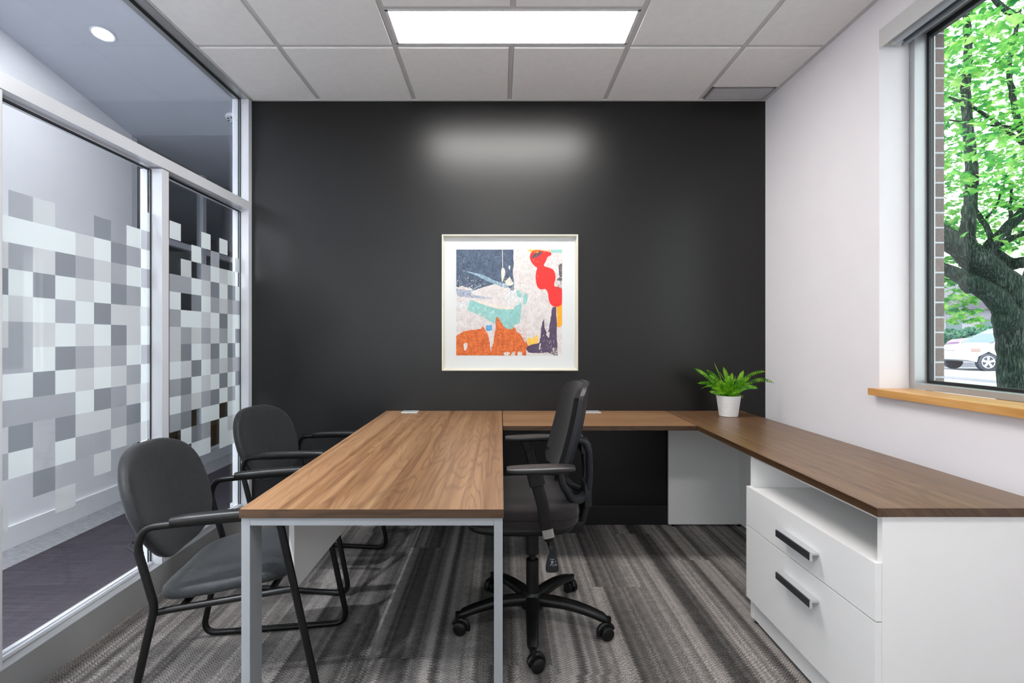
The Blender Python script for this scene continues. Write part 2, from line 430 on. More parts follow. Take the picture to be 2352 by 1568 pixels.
def lathe(bm, prof, cx=0, cy=0, seg=32, cap0=True, cap1=True, mat=None):
    rings = []
    for r, z in prof:
        rings.append([bm.verts.new((cx + r * math.cos(2 * PI * k / seg), cy + r * math.sin(2 * PI * k / seg), z)) for k in range(seg)])
    for i in range(len(rings) - 1):
        A, D = rings[i], rings[i + 1]
        for k in range(seg):
            bm.faces.new((A[k], A[(k + 1) % seg], D[(k + 1) % seg], D[k]))
    if cap0: bm.faces.new(rings[0][::-1])
    if cap1: bm.faces.new(rings[-1])
    return bm
def prism(bm, poly, fn, t0, t1, mi=0):
    """extrude a 2D polygon: fn(u, v, t) -> point"""
    a = [bm.verts.new(fn(u, v, t0)) for u, v in poly]; b = [bm.verts.new(fn(u, v, t1)) for u, v in poly]
    n = len(poly)
    fs = [bm.faces.new(a[::-1]), bm.faces.new(b)]
    for i in range(n): fs.append(bm.faces.new((a[i], a[(i + 1) % n], b[(i + 1) % n], b[i])))
    for f in fs: f.material_index = mi
    return fs
def superq(bm, f, e1=0.5, e2=0.7, nu=40, nv=16):
    """superellipsoid of unit size mapped by f(x, y, z)"""
    def sp(v, e): return math.copysign(abs(v) ** e, v)
    rings = []
    for i in range(nv + 1):
        v = -PI / 2 + PI * i / nv
        if i in (0, nv): rings.append([bm.verts.new(f(0, 0, sp(math.sin(v), e1)))]); continue
        rings.append([bm.verts.new(f(sp(math.cos(v), e1) * sp(math.cos(u), e2), sp(math.cos(v), e1) * sp(math.sin(u), e2), sp(math.sin(v), e1)))
                      for u in [2 * PI * k / nu for k in range(nu)]])
    for i in range(nv):
        A, D = rings[i], rings[i + 1]
        for k in range(nu):
            k2 = (k + 1) % nu
            if len(A) == 1: bm.faces.new((A[0], D[k2], D[k]))
            elif len(D) == 1: bm.faces.new((A[k], A[k2], D[0]))
            else: bm.faces.new((A[k], A[k2], D[k2], D[k]))
    return bm
def catmull(poly, n=5):
    out = []; m = len(poly)
    for i in range(m):
        p0, p1, p2, p3 = [Vector(poly[(i + k) % m]) for k in (-1, 0, 1, 2)]
        for k in range(n):
            t = k / n
            out.append(tuple(0.5 * ((2 * p1) + (p2 - p0) * t + (2 * p0 - 5 * p1 + 4 * p2 - p3) * t * t + (3 * p1 - p0 - 3 * p2 + p3) * t ** 3)))
    return out
def copy_tree(o, parent=None):
    c = o.copy(); C.objects.link(c); c.parent = parent
    for ch in [q for q in bpy.data.objects if q.parent == o]: copy_tree(ch, c)
    return c

# ------------------------------------------------------------------ room shell
YB, XR, XL, ZC, YF = 3.255, 1.703, -1.60, 2.721, -1.30    # back wall, right wall, partition face, ceiling, wall behind the camera

bm = B(); box(bm, -1.665, XR + 0.20, YF - 0.1, 3.40, -0.06, 0.0); struct('floor', bm, M['carpet'])
bm = B(); box(bm, -2.57, -1.665, -1.4, 8.0, -0.06, 0.0); struct('floor_corridor', bm, M['carpet_dark'])
bm = B(); box(bm, -6.2, -2.57, -1.4, 8.0, -0.06, 0.0); struct('floor_corridor_edge', bm, M['carpet_border'])
struct('wall_back', wbox(-1.712, XR + 0.133, YB, YB + 0.12, 0, ZC + 0.05), M['black_wall'])
struct('baseboard_back', wbox(XL + 0.012, XR, YB - 0.012, YB, 0, 0.124, 0.003), M['black_trim'])
bm = B(); RW0, RW1, RZ0, RZ1 = -1.35, 0.45, 0.95, 2.50
box(bm, -1.715, RW0, YF - 0.12, YF, 0, ZC + 0.05); box(bm, RW1, XR + 0.133, YF - 0.12, YF, 0, ZC + 0.05)
box(bm, RW0, RW1, YF - 0.12, YF, 0, RZ0); box(bm, RW0, RW1, YF - 0.12, YF, RZ1, ZC + 0.05)
struct('wall_front', bm, M['white_wall'])
bm = B()
for b in ((RW0, RW0 + 0.04, RZ0, RZ1), (RW1 - 0.04, RW1, RZ0, RZ1), (-0.47, -0.43, RZ0 + 0.04, RZ1 - 0.04), (RW0 + 0.04, RW1 - 0.04, RZ0, RZ0 + 0.04), (RW0 + 0.04, RW1 - 0.04, RZ1 - 0.04, RZ1)): box(bm, b[0], b[1], YF - 0.09, YF - 0.03, b[2], b[3], 0.002)
w3 = struct('added_window_rear', bm, M['alu_dark'])  # unseen rear window, added to brighten ceiling and walls
obj('glass_pane', wbox(RW0 + 0.041, -0.471, YF - 0.063, YF - 0.058, RZ0 + 0.041, RZ1 - 0.041), M['window_glass'], w3)
obj('glass_pane', wbox(-0.429, RW1 - 0.041, YF - 0.063, YF - 0.058, RZ0 + 0.041, RZ1 - 0.041), M['window_glass'], w3)

# right wall with the window opening
WY0, WY1, WZ0, WZ1 = 0.55, 2.275, 0.940, 2.580
bm = B()
box(bm, XR, XR + 0.133, WY1, YB, 0, ZC + 0.05); box(bm, XR, XR + 0.133, YF, WY0, 0, ZC + 0.05)
box(bm, XR, XR + 0.133, WY0, WY1, 0, WZ0); box(bm, XR, XR + 0.133, WY0, WY1, WZ1, ZC + 0.05)
struct('wall_right', bm, M['white_wall'])
bm = B()
x0, x1 = 1.932, 2.018; y1 = 2.302
box(bm, x0, x1, y1, 5.0, -0.3, 3.3); box(bm, x0, x1, -3, WY0 - 0.03, -0.3, 3.3)
box(bm, x0, x1, WY0 - 0.03, y1, -0.3, 0.93); box(bm, x0, x1, WY0 - 0.03, y1, 2.60, 3.3)
struct('wall_exterior', bm, M['brick'])
# blocking between the two skins of the outer wall
bm = B(); box(bm, 1.836, x0, 2.30, 5.0, 0, 2.8); box(bm, 1.836, x0, -1.5, WY0 - 0.028, 0, 2.8); box(bm, 1.836, x0, WY0, y1, 0, 0.93); box(bm, 1.836, x0, WY0, y1, 2.61, 2.8)
struct('wall_cavity', bm, M['white_trim'])
struct('baseboard_right', wbox(XR - 0.012, XR, YF, YB - 0.013, 0, 0.11, 0.003), M['white_trim'])
# unseen roof slab, added to keep sun out of gaps above the ceilings
struct('roof', wbox(-7.0, 2.05, -1.6, 9.0, 3.32, 3.5), M['roof_slab'])

# ceiling tiles with reveal and T-bars
bx = [-1.600, -1.162, -0.553, 0.057, 0.667, 1.276, XR]
by = [YF, -0.402, 0.207, 0.817, 1.427, 2.036, 2.646, YB]
L_BAYS = {(2, 5): 'lit', (3, 5): 'lit', (2, 1): 'lit2', (3, 1): 'lit2'}
bm = B()
for i in range(len(bx) - 1):
    for j in range(len(by) - 1):
        xa, xb, ya, yb = bx[i] + 0.0135, bx[i + 1] - 0.0135, by[j] + 0.0135, by[j + 1] - 0.0135
        if (i, j) in ((2, 5), (3, 5)): yb = 2.341 - 0.0135
        if (i, j) in ((2, 1), (3, 1)): yb = -0.098 - 0.0135
        if (i, j) == (5, 6): yb = 3.075
        f = box(bm, xa, xb, ya, yb, ZC, ZC + 0.02)
        for q in f:
            if abs(q.calc_center_median().z - ZC) < 1e-5: low = q
        r = bmesh.ops.bevel(bm, geom=list(low.edges), offset=0.003, segments=1, affect='EDGES')
box(bm, -1.72, XR + 0.13, YF, YB + 0.1, ZC + 0.02, ZC + 0.05)
struct('ceiling', bm, M['tile'])
bm = B()
for x in bx[1:-1]:
    for ya, yb in (((YF, -0.098), (0.207, 2.341), (2.646, YB)) if x == bx[3] else ((YF, YB),)): box(bm, x - 0.012, x + 0.012, ya, yb, ZC + 0.006, ZC + 0.0195)
for y in by[1:-1]: box(bm, bx[0], bx[-1], y - 0.012, y + 0.012, ZC + 0.0058, ZC + 0.0195)
box(bm, bx[2], bx[4], 2.341 - 0.012, 2.341 + 0.012, ZC + 0.0056, ZC + 0.0195); box(bm, bx[2], bx[4], -0.11, -0.086, ZC + 0.0056, ZC + 0.0195)
struct('trim_1', bm, M['tbar'])
bm = B()   # wall angle around the ceiling
box(bm, XR - 0.022, XR, YF, YB, ZC - 0.002, ZC + 0.019); box(bm, bx[0] - 0.02, XR, YB - 0.016, YB, ZC - 0.0015, ZC + 0.019)
box(bm, bx[0] - 0.006, bx[0] + 0.014, YF, YB, ZC - 0.001, ZC + 0.019)
struct('trim_2', bm, M['tbar'])

def troffer(y0, y1, label):
    t = thing('ceiling_light', label, 'ceiling light', (0.057, (y0 + y1) / 2, ZC), 0, 'recessed flat panel ceiling lights')
    xa, xb = bx[2] + 0.012, bx[4] - 0.012
    bm = B()
    for a in ((xa, xb, y0, y0 + 0.012), (xa, xb, y1 - 0.012, y1), (xa, xa + 0.014, y0, y1), (xb - 0.014, xb, y0, y1)):
        box(bm, *a, ZC + 0.003, ZC + 0.018, 0.001)
    obj('frame', bm, M['white_trim'], t)
    obj('diffuser', wbox(xa + 0.013, xb - 0.013, y0 + 0.011, y1 - 0.011, ZC + 0.0075, ZC + 0.014), M['troffer'], t)
    return t
troffer(2.354, 2.633, 'wide bright rectangular ceiling light panel above the desk end by the black wall')
troffer(-0.085, 0.194, 'added rectangular ceiling light panel, unseen behind the viewer, brightening the room')  # second panel is added out of view to lift the room light

# corner air grille
t = thing('air_vent', 'small grey slatted air grille in the ceiling corner above the right wall', 'air vent', (1.49, 3.16, ZC))
xa, xb, ya, yb = 1.296, 1.678, 3.084, 3.236
bm = B()
for a in ((xa, xb, ya, ya + 0.008), (xa, xb, yb - 0.006, yb), (xa, xa + 0.01, ya, yb), (xb - 0.01, xb, ya, yb)): box(bm, *a, ZC, ZC + 0.016)
obj('frame', bm, M['alu_dark'], t)
bm = B()
for k in range(9): box(bm, xa + 0.01, xb - 0.01, ya + 0.012 + k * 0.0156, ya + 0.0195 + k * 0.0156, ZC + 0.002, ZC + 0.012)
for k in range(24): box(bm, xa + 0.014 + k * 0.0155, xa + 0.017 + k * 0.0155, ya + 0.008, yb - 0.006, ZC + 0.004, ZC + 0.013)
obj('grille', bm, M['vent'], t)
obj('duct_opening', wbox(xa + 0.008, xb - 0.008, ya + 0.006, yb - 0.004, ZC + 0.0165, ZC + 0.0195), M['gasket'], t)

# ------------------------------------------------------------------ window in the right wall
FX0, FX1 = 1.837, 1.93
bm = B()
box(bm, FX0, FX1, 2.246, WY1 - 0.0005, 0.973, 2.579, 0.0015); box(bm, FX0, FX1, WY0 + 0.0005, WY0 + 0.03, 0.973, 2.579, 0.0015)
box(bm, FX0, FX1, WY0 + 0.03, 2.246, 0.973, 0.998, 0.0015); box(bm, FX0, FX1, WY0 + 0.03, 2.246, 2.552, 2.579, 0.0015)
win = struct('window_1', bm, M['alu_dark'])
bm = B()
gx0, gx1 = 1.892, 1.914
box(bm, gx0, gx1, 2.234, 2.2455, 0.9985, 2.5515); box(bm, gx0, gx1, WY0 + 0.0305, WY0 + 0.042, 0.9985, 2.5515)
box(bm, gx0, gx1, WY0 + 0.042, 2.234, 0.9985, 1.011); box(bm, gx0, gx1, WY0 + 0.042, 2.234, 2.530, 2.5515)
obj('gasket', bm, M['gasket'], win)
obj('glass_pane', wbox(1.900, 1.905, WY0 + 0.043, 2.233, 1.012, 2.529), M['window_glass'], win)
bm = wbox(1.666, FX0 - 0.001, WY0, WY1, 0.9405, 0.972, 0.003)
box(bm, 1.666, XR - 0.0005, WY1, WY1 + 0.022, 0.9405, 0.972, 0.002)
obj('window_sill', bm, M['sill'], win)
t = thing('roller_blind', 'rolled-up blind in a pale grey cassette along the top of the window', 'roller blind', (1.74, 1.41, 2.50))
bm = B(); box(bm, 1.699, 1.704, WY0 + 0.004, WY1 - 0.003, 2.497, 2.579, 0.001)
box(bm, 1.704, 1.812, WY1 - 0.007, WY1 - 0.003, 2.505, 2.579); box(bm, 1.704, 1.812, WY0 + 0.004, WY0 + 0.008, 2.505, 2.579); box(bm, 1.704, 1.812, WY0 + 0.004, WY1 - 0.003, 2.574, 2.579)
obj('cassette', bm, M['blind'], t)
bm = B(); tube(bm, [(1.757, WY0 + 0.03, 2.536), (1.757, WY1 - 0.032, 2.536)], 0.030, 20); obj('fabric_roll', bm, M['blind_dark'], t, True)
bm = B(); tube(bm, [(1.757, WY1 - 0.031, 2.536), (1.757, WY1 - 0.008, 2.536)], 0.026, 20); obj('end_bracket', bm, M['blind'], t, True)
bm = B(); tube(bm, [(1.788, WY0 + 0.03, 2.500), (1.788, WY1 - 0.028, 2.500)], 0.008, 12); box(bm, 1.786, 1.7885, WY0 + 0.03, WY1 - 0.03, 2.506, 2.540)
obj('hem_bar', bm, M['hem'], t, True)

# ------------------------------------------------------------------ glazed partition (left wall)
XG = -1.658
def frame_bm(boxes, bev=0.002):
    bm = B()
    for b in boxes: box(bm, *b, bev)
    return bm
Y0P, Y1P = 1.625, 3.253
XB = -1.703
wl = struct('wall_left', frame_bm([(XB, XL, 0.66, Y1P, 0.0005, 0.132)]), M['alu_dark'])
for ya, yb, za, zb in ((2.390, 2.440, 0.132, 1.998), (3.212, Y1P, 0.132, ZC - 0.006), (1.575, Y0P, 0.132, 1.995), (0.66, 0.70, 0.132, ZC - 0.006)):
    obj('mullion', frame_bm([(XB, XL, ya, yb, za, zb)]), M['alu'], wl)
def transom(ya, yb, za0, za1, zb0, zb1):
    bm = B()
    vs = [bm.verts.new(v) for v in ((XB, ya, za0), (XL, ya, za0), (XL, ya, za1), (XB, ya, za1), (XB, yb, zb0), (XL, yb, zb0), (XL, yb, zb1), (XB, yb, zb1))]
    for f in ((0, 1, 2, 3), (4, 7, 6, 5), (0, 4, 5, 1), (1, 5, 6, 2), (2, 6, 7, 3), (3, 7, 4, 0)): bm.faces.new([vs[i] for i in f])
    return bm
obj('transom', transom(0.70, 3.2118, 1.993, 2.043, 2.010, 2.064), M['alu'], wl)
obj('header', frame_bm([(XB, XL, 0.66, Y1P, ZC - 0.0055, ZC + 0.0185)]), M['alu_dark'], wl)
def pane(name, ya, yb, za, zb):
    obj(name, wbox(XG - 0.003, XG + 0.003, ya, yb, za, zb), M['glass'], wl)
    bm = B(); g = 0.004
    for s in (XG + 0.0035, XG - 0.0085):
        box(bm, s, s + 0.005, ya, ya + g, za, zb); box(bm, s, s + 0.005, yb - g, yb, za, zb); box(bm, s, s + 0.005, ya + g, yb - g, zb - g, zb)
    obj('gasket', bm, M['gasket'], wl)
    bm = B(); box(bm, XG + 0.0035, XG + 0.016, ya + g, yb - g, za + 0.0002, za + 0.012, 0.001); box(bm, XG - 0.016, XG - 0.0035, ya + g, yb - g, za + 0.0002, za + 0.012, 0.001)
    obj('glazing_bead', bm, M['alu'], wl)
pane('glass_pane', Y0P + 0.001, 2.389, 0.133, 1.994)
pane('glass_pane', 2.441, 3.211, 0.133, 2.002)
pane('glass_pane', 0.701, 3.211, 2.064, ZC - 0.007)
# pixel-pattern film, one mesh per pane: rows run down from z = 1.785, R(-1) first
Z0, DZ, DY = 1.697, 0.0885, 0.0895
COLS1 = {  # column start index k: Y = 1.699 + k*0.0895
 -1: ' . LlDLlmLm m l', 0: ' .mLmLlmmLmDL', 1: ' .lLlDLlLDm  D', 2: ' . LDLmLDLmDL l', 3: ' . lmlLlmlLlm',
  4: ' .DLlLDLlLDl l', 5: ' . DmDlDml ml', 6: ' .LmLmllLmlDm', 7: ' LmLmLlLmLlLl'}
COLS2 = {
  0: ' L  mLmllLmLm   ', 1: ' . lm LmDlDmDL  ', 2: ' .L LDLlLDLl DL ', 3: ' L mlLlmlLlmLmL ', 4: ' .mLDmLlDmLDL   ',
  5: ' L lLlDmLlDL LL ', 6: ' . LDmLLDmLmLlL ', 7: ' .l LmLDLmDLLlL '}
def film_bm(cols, ystart, ymin, ymax):
    bm = B(); order = 'LlmD'
    for k, s in cols.items():
        ya, yb = ystart + k * DY, ystart + (k + 1) * DY
        ya, yb = max(ya, ymin), min(yb, ymax)
        if yb <= ya: continue
        for i, ch in enumerate(s[1:]):
            if ch not in order: continue
            zt = Z0 + DZ - i * DZ
            vs = [bm.verts.new((XG + 0.0045, y, z)) for y, z in ((ya, zt - DZ), (yb, zt - DZ), (yb, zt), (ya, zt))]
            bm.faces.new(vs).material_index = order.index(ch)
    return bm
FM = [FILMS[k] for k in 'LlmD']
obj('frosted_film', film_bm(COLS1, 1.699, Y0P + 0.006, 2.384), FM, wl)
obj('frosted_film', film_bm(COLS2, 2.526, 2.447, 3.206), FM, wl)
# unseen glazed door and side panels, added to let light into the corridor
bm = B()
for b in ((0.705, 0.795, 0.133, 1.990), (1.482, 1.572, 0.133, 1.990), (0.795, 1.482, 0.133, 0.25), (0.795, 1.482, 1.90, 1.990)): box(bm, -1.675, -1.630, *b, 0.001)
door = struct('added_glass_door', bm, M['white_trim'])
obj('glass_pane', wbox(-1.656, -1.650, 0.7955, 1.4815, 0.2505, 1.8995), M['glass'], door)
bm = B(); tube(bm, fillet([(-1.63, 1.50, 1.02), (-1.575, 1.50, 1.02), (-1.575, 1.38, 1.02)], 0.02), 0.009, 10); obj('door_handle', bm, M['steel'], door, True)
bm = B(); box(bm, XB, XL, YF, 0.6595, 0.0005, 0.132); box(bm, XB, XL, YF, 0.6595, ZC - 0.0055, ZC + 0.0185); box(bm, XB, XL, YF, YF + 0.05, 0.132, ZC - 0.006); box(bm, XB, XL, -0.35, -0.30, 0.132, ZC - 0.006)
ws = struct('added_side_glazing', bm, M['alu'])
obj('glass_pane', wbox(XG - 0.003, XG + 0.003, YF + 0.051, -0.351, 0.133, ZC - 0.007), M['glass'], ws)
obj('glass_pane', wbox(XG - 0.003, XG + 0.003, -0.299, 0.659, 0.133, ZC - 0.007), M['glass'], ws)

# ------------------------------------------------------------------ corridor beyond the glass
XC = -2.80
# corridor ceiling: rises towards the viewer, flat beyond
bm = B()
def cz(y): return 2.735 + max(0.0, 3.84 - y) * 0.188
prof = [(-1.4, cz(-1.4)), (3.84, 2.735), (8.0, 2.735), (8.0, 3.9), (-1.4, 3.9)]
box(bm, -6.2, -1.705, 3.84, 8.0, 2.735, 2.80)
vs = [bm.verts.new((x, y, z)) for x in (-2.95, -1.7035) for y, z in ((1.6, cz(1.6)), (3.84, 2.735), (3.84, 2.80), (1.6, cz(1.6) + 0.06))]
for f in ((0, 1, 2, 3), (4, 7, 6, 5), (0, 4, 5, 1), (1, 5, 6, 2), (2, 6, 7, 3), (3, 7, 4, 0)): bm.faces.new([vs[i] for i in f])
box(bm, -2.95, -1.7035, -1.4, 1.6, cz(1.6), cz(1.6) + 0.06)
struct('ceiling_corridor', bm, M['drywall_ceiling'])
bm = B(); W2 = (2.72, 3.095, 0.985, 1.74)      # made-up small window standing in for a reflection: y0, y1, z0, z1
box(bm, XC - 0.12, XC, -1.4, W2[0], 0, 3.25); box(bm, XC - 0.12, XC, W2[1], 3.84, 0, 3.25)
box(bm, XC - 0.12, XC, W2[0], W2[1], 0, W2[2]); box(bm, XC - 0.12, XC, W2[0], W2[1], W2[3], 3.25)
struct('wall_corridor', bm, M['corridor_wall'])
struct('baseboard_corridor', wbox(XC, XC + 0.014, -1.4, 3.84, 0, 0.127, 0.003), M['white_trim'])
bm = B(); y0, y1, z0, z1 = W2
for b in ((y0, y0 + 0.03, z0, z1), (y1 - 0.03, y1, z0, z1), (y0 + 0.03, y1 - 0.03, z0, z0 + 0.03), (y0 + 0.03, y1 - 0.03, z1 - 0.03, z1)): box(bm, XC - 0.08, XC - 0.02, *b, 0.002)
w2 = struct('standin_window', bm, M['white_trim'])
obj('glass_pane', wbox(XC - 0.053, XC - 0.048, y0 + 0.0305, y1 - 0.0305, z0 + 0.0305, z1 - 0.0305), M['window_glass'], w2)
bm = B(); box(bm, -2.92, -1.7155, -1.5, -1.4, 2.7, 3.7); box(bm, -2.92, -1.7155, -1.5, -1.4, 0, 0.08); box(bm, -2.92, -2.80, -1.5, -1.4, 0.08, 2.7); box(bm, -1.78, -1.7155, -1.5, -1.4, 0.08, 2.7)
w4 = struct('added_window_corridor', bm, M['alu'])  # unseen glazed corridor end, added to bring daylight in
obj('glass_pane', wbox(-2.799, -1.781, -1.453, -1.447, 0.081, 2.699), M['window_glass'], w4)
struct('wall_corridor_near', wbox(-1.7035, -1.66, -1.4, 3.4, 2.745, 3.3), M['corridor_wall'])
struct('wall_corridor_end', wbox(-6.2, -1.70, 8.0, 8.1, 0, 2.74), M['grey_wall'])
# neighbouring room wall past the partition
struct('wall_corridor_right', wbox(-1.715, -1.60, 3.3755, 8.0, 0, 2.73), M['corridor_wall'])
struct('baseboard_corridor_right', wbox(-1.732, -1.7165, 3.236, 3.2605, 0.0005, 0.14, 0.002), M['white_trim'])
# glazed front of the office across the corridor
bm = frame_bm([(XC - 0.06, XC, 3.8405, 7.0, 0.0005, 0.125)])
wo = struct('wall_office', bm, M['alu'])
for y in (3.842, 4.76, 5.72, 6.68):
    obj('mullion', frame_bm([(XC - 0.06, XC, y, y + 0.055, 0.1255, 2.73)]), M['alu'], wo)
obj('transom', frame_bm([(XC - 0.058, XC - 0.002, 3.8985, 6.999, 1.985, 2.035)]), M['alu'], wo)
obj('mullion', frame_bm([(XC - 0.12, XC - 0.065, 4.86, 4.895, 0.0, 2.73)]), M['gasket'], wo)
obj('glass_pane', wbox(XC - 0.034, XC - 0.029, 3.90, 6.99, 0.1256, 1.984), M['glass'], wo)
obj('glass_pane', wbox(XC - 0.034, XC - 0.029, 3.90, 6.99, 2.036, 2.729), M['glass'], wo)
struct('wall_office_side', wbox(-6.2, -2.93, 3.70, 3.82, 0, 2.73), M['grey_wall'])
struct('wall_office_back', wbox(-6.3, -6.2, 3.70, 8.0, 0, 2.73), M['grey_wall'])
struct('wall_office_bulkhead', wbox(-2.865, -1.83, 5.2, 5.3, 2.10, 2.73), M['grey_wall'])
t = thing('storage_cabinet', 'brown wooden cabinet in the dim office across the corridor', 'cabinet', (-3.6, 5.7, 0))
obj('body', wbox(-4.0, -3.15, 5.6, 5.98, 0.0, 0.95, 0.004), M['brown'], t)
for k in range(2):
    d = obj('door', wbox(-3.99 + k * 0.42, -3.58 + k * 0.42, 5.58, 5.5995, 0.06, 0.93, 0.003), M['brown'], t)
    obj('handle', wbox(-3.60 + k * 0.06, -3.59 + k * 0.06, 5.565, 5.5795, 0.5, 0.62), M['steel'], d)
for y, lab in ((4.95, 'nearer'), (5.35, 'farther')):
    t = thing('pendant_light', 'small white strip light hanging in the office across the corridor, the %s one' % lab, 'light', (-4.4, y, 2.35))
    obj('housing', wbox(-4.5, -4.3, y - 0.04, y + 0.04, 2.36, 2.40, 0.004), M['white_trim'], t)
    obj('lamp_tube', wbox(-4.49, -4.31, y - 0.03, y + 0.03, 2.345, 2.3595), M['downlight'], t)
    obj('rod', wbox(-4.403, -4.397, y - 0.003, y + 0.003, 2.4005, 2.7345), M['steel'], t)

def downlight(x, y, label, power=40):
    z = cz(max(1.6, y))
    t = thing('recessed_downlight', label, 'downlight', (x, y, z), 0, 'round recessed downlights in the corridor ceiling')
    bm = B(); lathe(bm, [(0.058, -0.001), (0.062, -0.004), (0.052, -0.006), (0.046, -0.003), (0.046, 0.001)], seg=28)
    ring = obj('trim_ring', bm, M['detector'], t, True, local=True)
    bm = B(); lathe(bm, [(0.0455, -0.0075), (0.0455, -0.0065)], seg=28)
    lens = obj('lens', bm, M['downlight'], t, local=True)
    ang = math.atan(0.188) if 1.6 < y < 3.84 else 0
    t.rotation_euler = (-ang, 0, 0)
    if power > 10:  # strong added fixtures: spot shaped to lift the lower corridor wall
        ld = bpy.data.lights.new('downlight_lamp', 'SPOT'); ld.energy = power * 11; ld.spot_size = 2.55; ld.spot_blend = 1.0; ld.shadow_soft_size = 0.045
    else:
        ld = bpy.data.lights.new('downlight_lamp', 'AREA'); ld.shape = 'DISK'; ld.size = 0.09; ld.energy = power
    ld.color = (0.96, 0.975, 1.0)
    lo = bpy.data.objects.new('downlight_lamp', ld); C.objects.link(lo); lo.parent = t; lo.location = (0, 0, -0.012)
downlight(-2.25, 2.862, 'round bright recessed downlight in the corridor ceiling seen through the upper glass', 3.5)
downlight(-1.95, 0.75, 'added corridor downlight beside the door, outside the view')  # unseen fixture added to brighten the corridor wall
downlight(-1.95, -0.4, 'added corridor downlight out of view, nearest the added end glazing')  # another added fixture, out of view, for the same wall
downlight(-2.25, 5.6, 'added corridor downlight out of view, farthest along the corridor', 4)  # added out of view as weak fill for the far corridor
# round ceiling alarm
t = thing('smoke_alarm', 'round white alarm disc on the corridor ceiling beside the last mullion', 'smoke alarm', (-1.905, 3.62, cz(3.62)))
t.rotation_euler = (-math.atan(0.188), 0, 0)
bm = B(); lathe(bm, [(0.058, 0.0), (0.060, -0.008), (0.052, -0.022), (0.030, -0.030), (0.001, -0.031)], seg=28, cap1=True); obj('housing', bm, M['detector'], t, True, local=True)
bm = B()
for k in range(8):
    a = k * PI / 4; box(bm, -0.004, 0.004, 0.030, 0.044, -0.030, -0.0255); bm.verts.ensure_lookup_table()
    bmesh.ops.rotate(bm, verts=bm.verts[-8:], cent=(0, 0, 0), matrix=Matrix.Rotation(a, 3, 'Z'))
lathe(bm, [(0.012, -0.034), (0.012, -0.0305)], seg=12)
obj('slots', bm, M['sign_black'], t, local=True)

# ------------------------------------------------------------------ desk
t = thing('desk', 'walnut-topped desk with silver frame legs, running from the foreground to the black wall', 'desk', (-0.36, 2.3, 0))
TZ0, TZ1 = 0.706, 0.730
def top_bm(poly, z0=TZ0, z1=TZ1, bev=0.0012):
    bm = B(); prism(bm, poly, lambda u, v, q: (u, v, q), z0, z1)
    bmesh.ops.recalc_face_normals(bm, faces=bm.faces)
    bmesh.ops.bevel(bm, geom=list(bm.edges), offset=bev, segments=2, affect='EDGES')
    for f in bm.faces: f.material_index = 0 if f.calc_center_median().z > z1 - 0.0004 else 1
    return bm
YT = YB - 0.003
obj('tabletop', top_bm([(-0.716, 1.383), (0.0085, 1.383), (0.010, YT), (-0.735, YT)]), [M['wood_y'], M['wood_edge']], t)
LX = (-0.7130, -0.6890); RX = (-0.0185, 0.0055)
for (xa, xb) in (LX, RX):
    for (ya, yb) in ((1.390, 1.460), (3.10, 3.17)):
        dx = -0.014 if (ya > 2 and xb < -0.5) else 0.0
        obj('leg', wbox(xa + dx, xb + dx, ya, yb, 0.004, 0.7055, 0.0015), M['desk_metal'], t)
obj('frame_rail', wbox(LX[1] + 0.0003, RX[0] - 0.0003, 1.390, 1.460, 0.6835, 0.7055, 0.0015), M['desk_metal'], t)
obj('frame_rail', wbox(LX[1] - 0.0137, RX[0] - 0.0003, 3.10, 3.17, 0.6835, 0.7055, 0.0015), M['desk_metal'], t)
for x in (-0.66, -0.045): obj('frame_rail', wbox(x - 0.018, x + 0.018, 1.4605, 3.0995, 0.6855, 0.7055, 0.001), M['desk_metal'], t)
obj('modesty_panel', wbox(-0.6785, -0.6615, 1.622, 3.05, 0.386, 0.6850, 0.0008), M['white_lam'], t)
for x, y in ((-0.6695, 1.80), (-0.6695, 2.85)): pass
def grommet(x, y, label):
    g = thing('cable_port', label, 'cable port', (x, y, TZ1), 0, 'flush cable ports in the worktops')
    bm = B(); box(bm, -0.050, 0.050, -0.040, 0.040, 0.0, 0.005, 0.002); obj('cover_plate', bm, M['grommet'], g, local=True)
    bm = B(); box(bm, -0.044, 0.044, -0.022, -0.019, 0.0052, 0.0062); obj('hinge_line', bm, M['sign_black'], g, local=True)
grommet(-0.571, 3.19, 'small flat silver cable port at the far left corner of the desk')
grommet(0.575, 3.19, 'small flat silver cable port on the wall worktop behind the swivel chair')

# ------------------------------------------------------------------ worktop along the back wall
t = thing('bridge_worktop', 'narrow walnut worktop along the black wall between desk and credenza', 'worktop', (0.55, 2.97, TZ0))
obj('top', top_bm([(0.0118, 2.690), (1.0455, 2.690), (1.0585, YT), (0.0118, YT)]), [M['wood_x'], M['wood_edge']], t)
obj('support_rail', wbox(0.03, 1.04, 3.17, 3.21, 0.676, 0.7055, 0.001), M['black_metal'], t)

# ------------------------------------------------------------------ credenza
t = thing('credenza', 'long low credenza with shade-toned walnut top and white drawers under the window', 'credenza', (1.30, 2.3, 0))
obj('top', top_bm([(1.036, 1.392), (1.548, 1.392), (1.548, YT), (1.060, YT), (1.0470, 2.690)]), [M['wood_cred'], M['wood_cred_edge']], t)
c0, c1, ya, yb = 1.060, 1.535, 1.405, 2.146
obj('side_panel', wbox(c0, c1, ya, ya + 0.019, 0.020, 0.7055, 0.0008), M['white_lam'], t)
obj('side_panel', wbox(c0, c1, yb - 0.019, yb, 0.020, 0.7055, 0.0008), M['white_lam'], t)
obj('shelf', wbox(c0, c1 - 0.02, ya + 0.0193, yb - 0.0193, 0.552, 0.570, 0.0005), M['white_lam'], t)
obj('top_panel', wbox(c0 + 0.002, c1 - 0.02, ya + 0.0193, yb - 0.0193, 0.690, 0.7055, 0.0005), M['white_lam'], t)
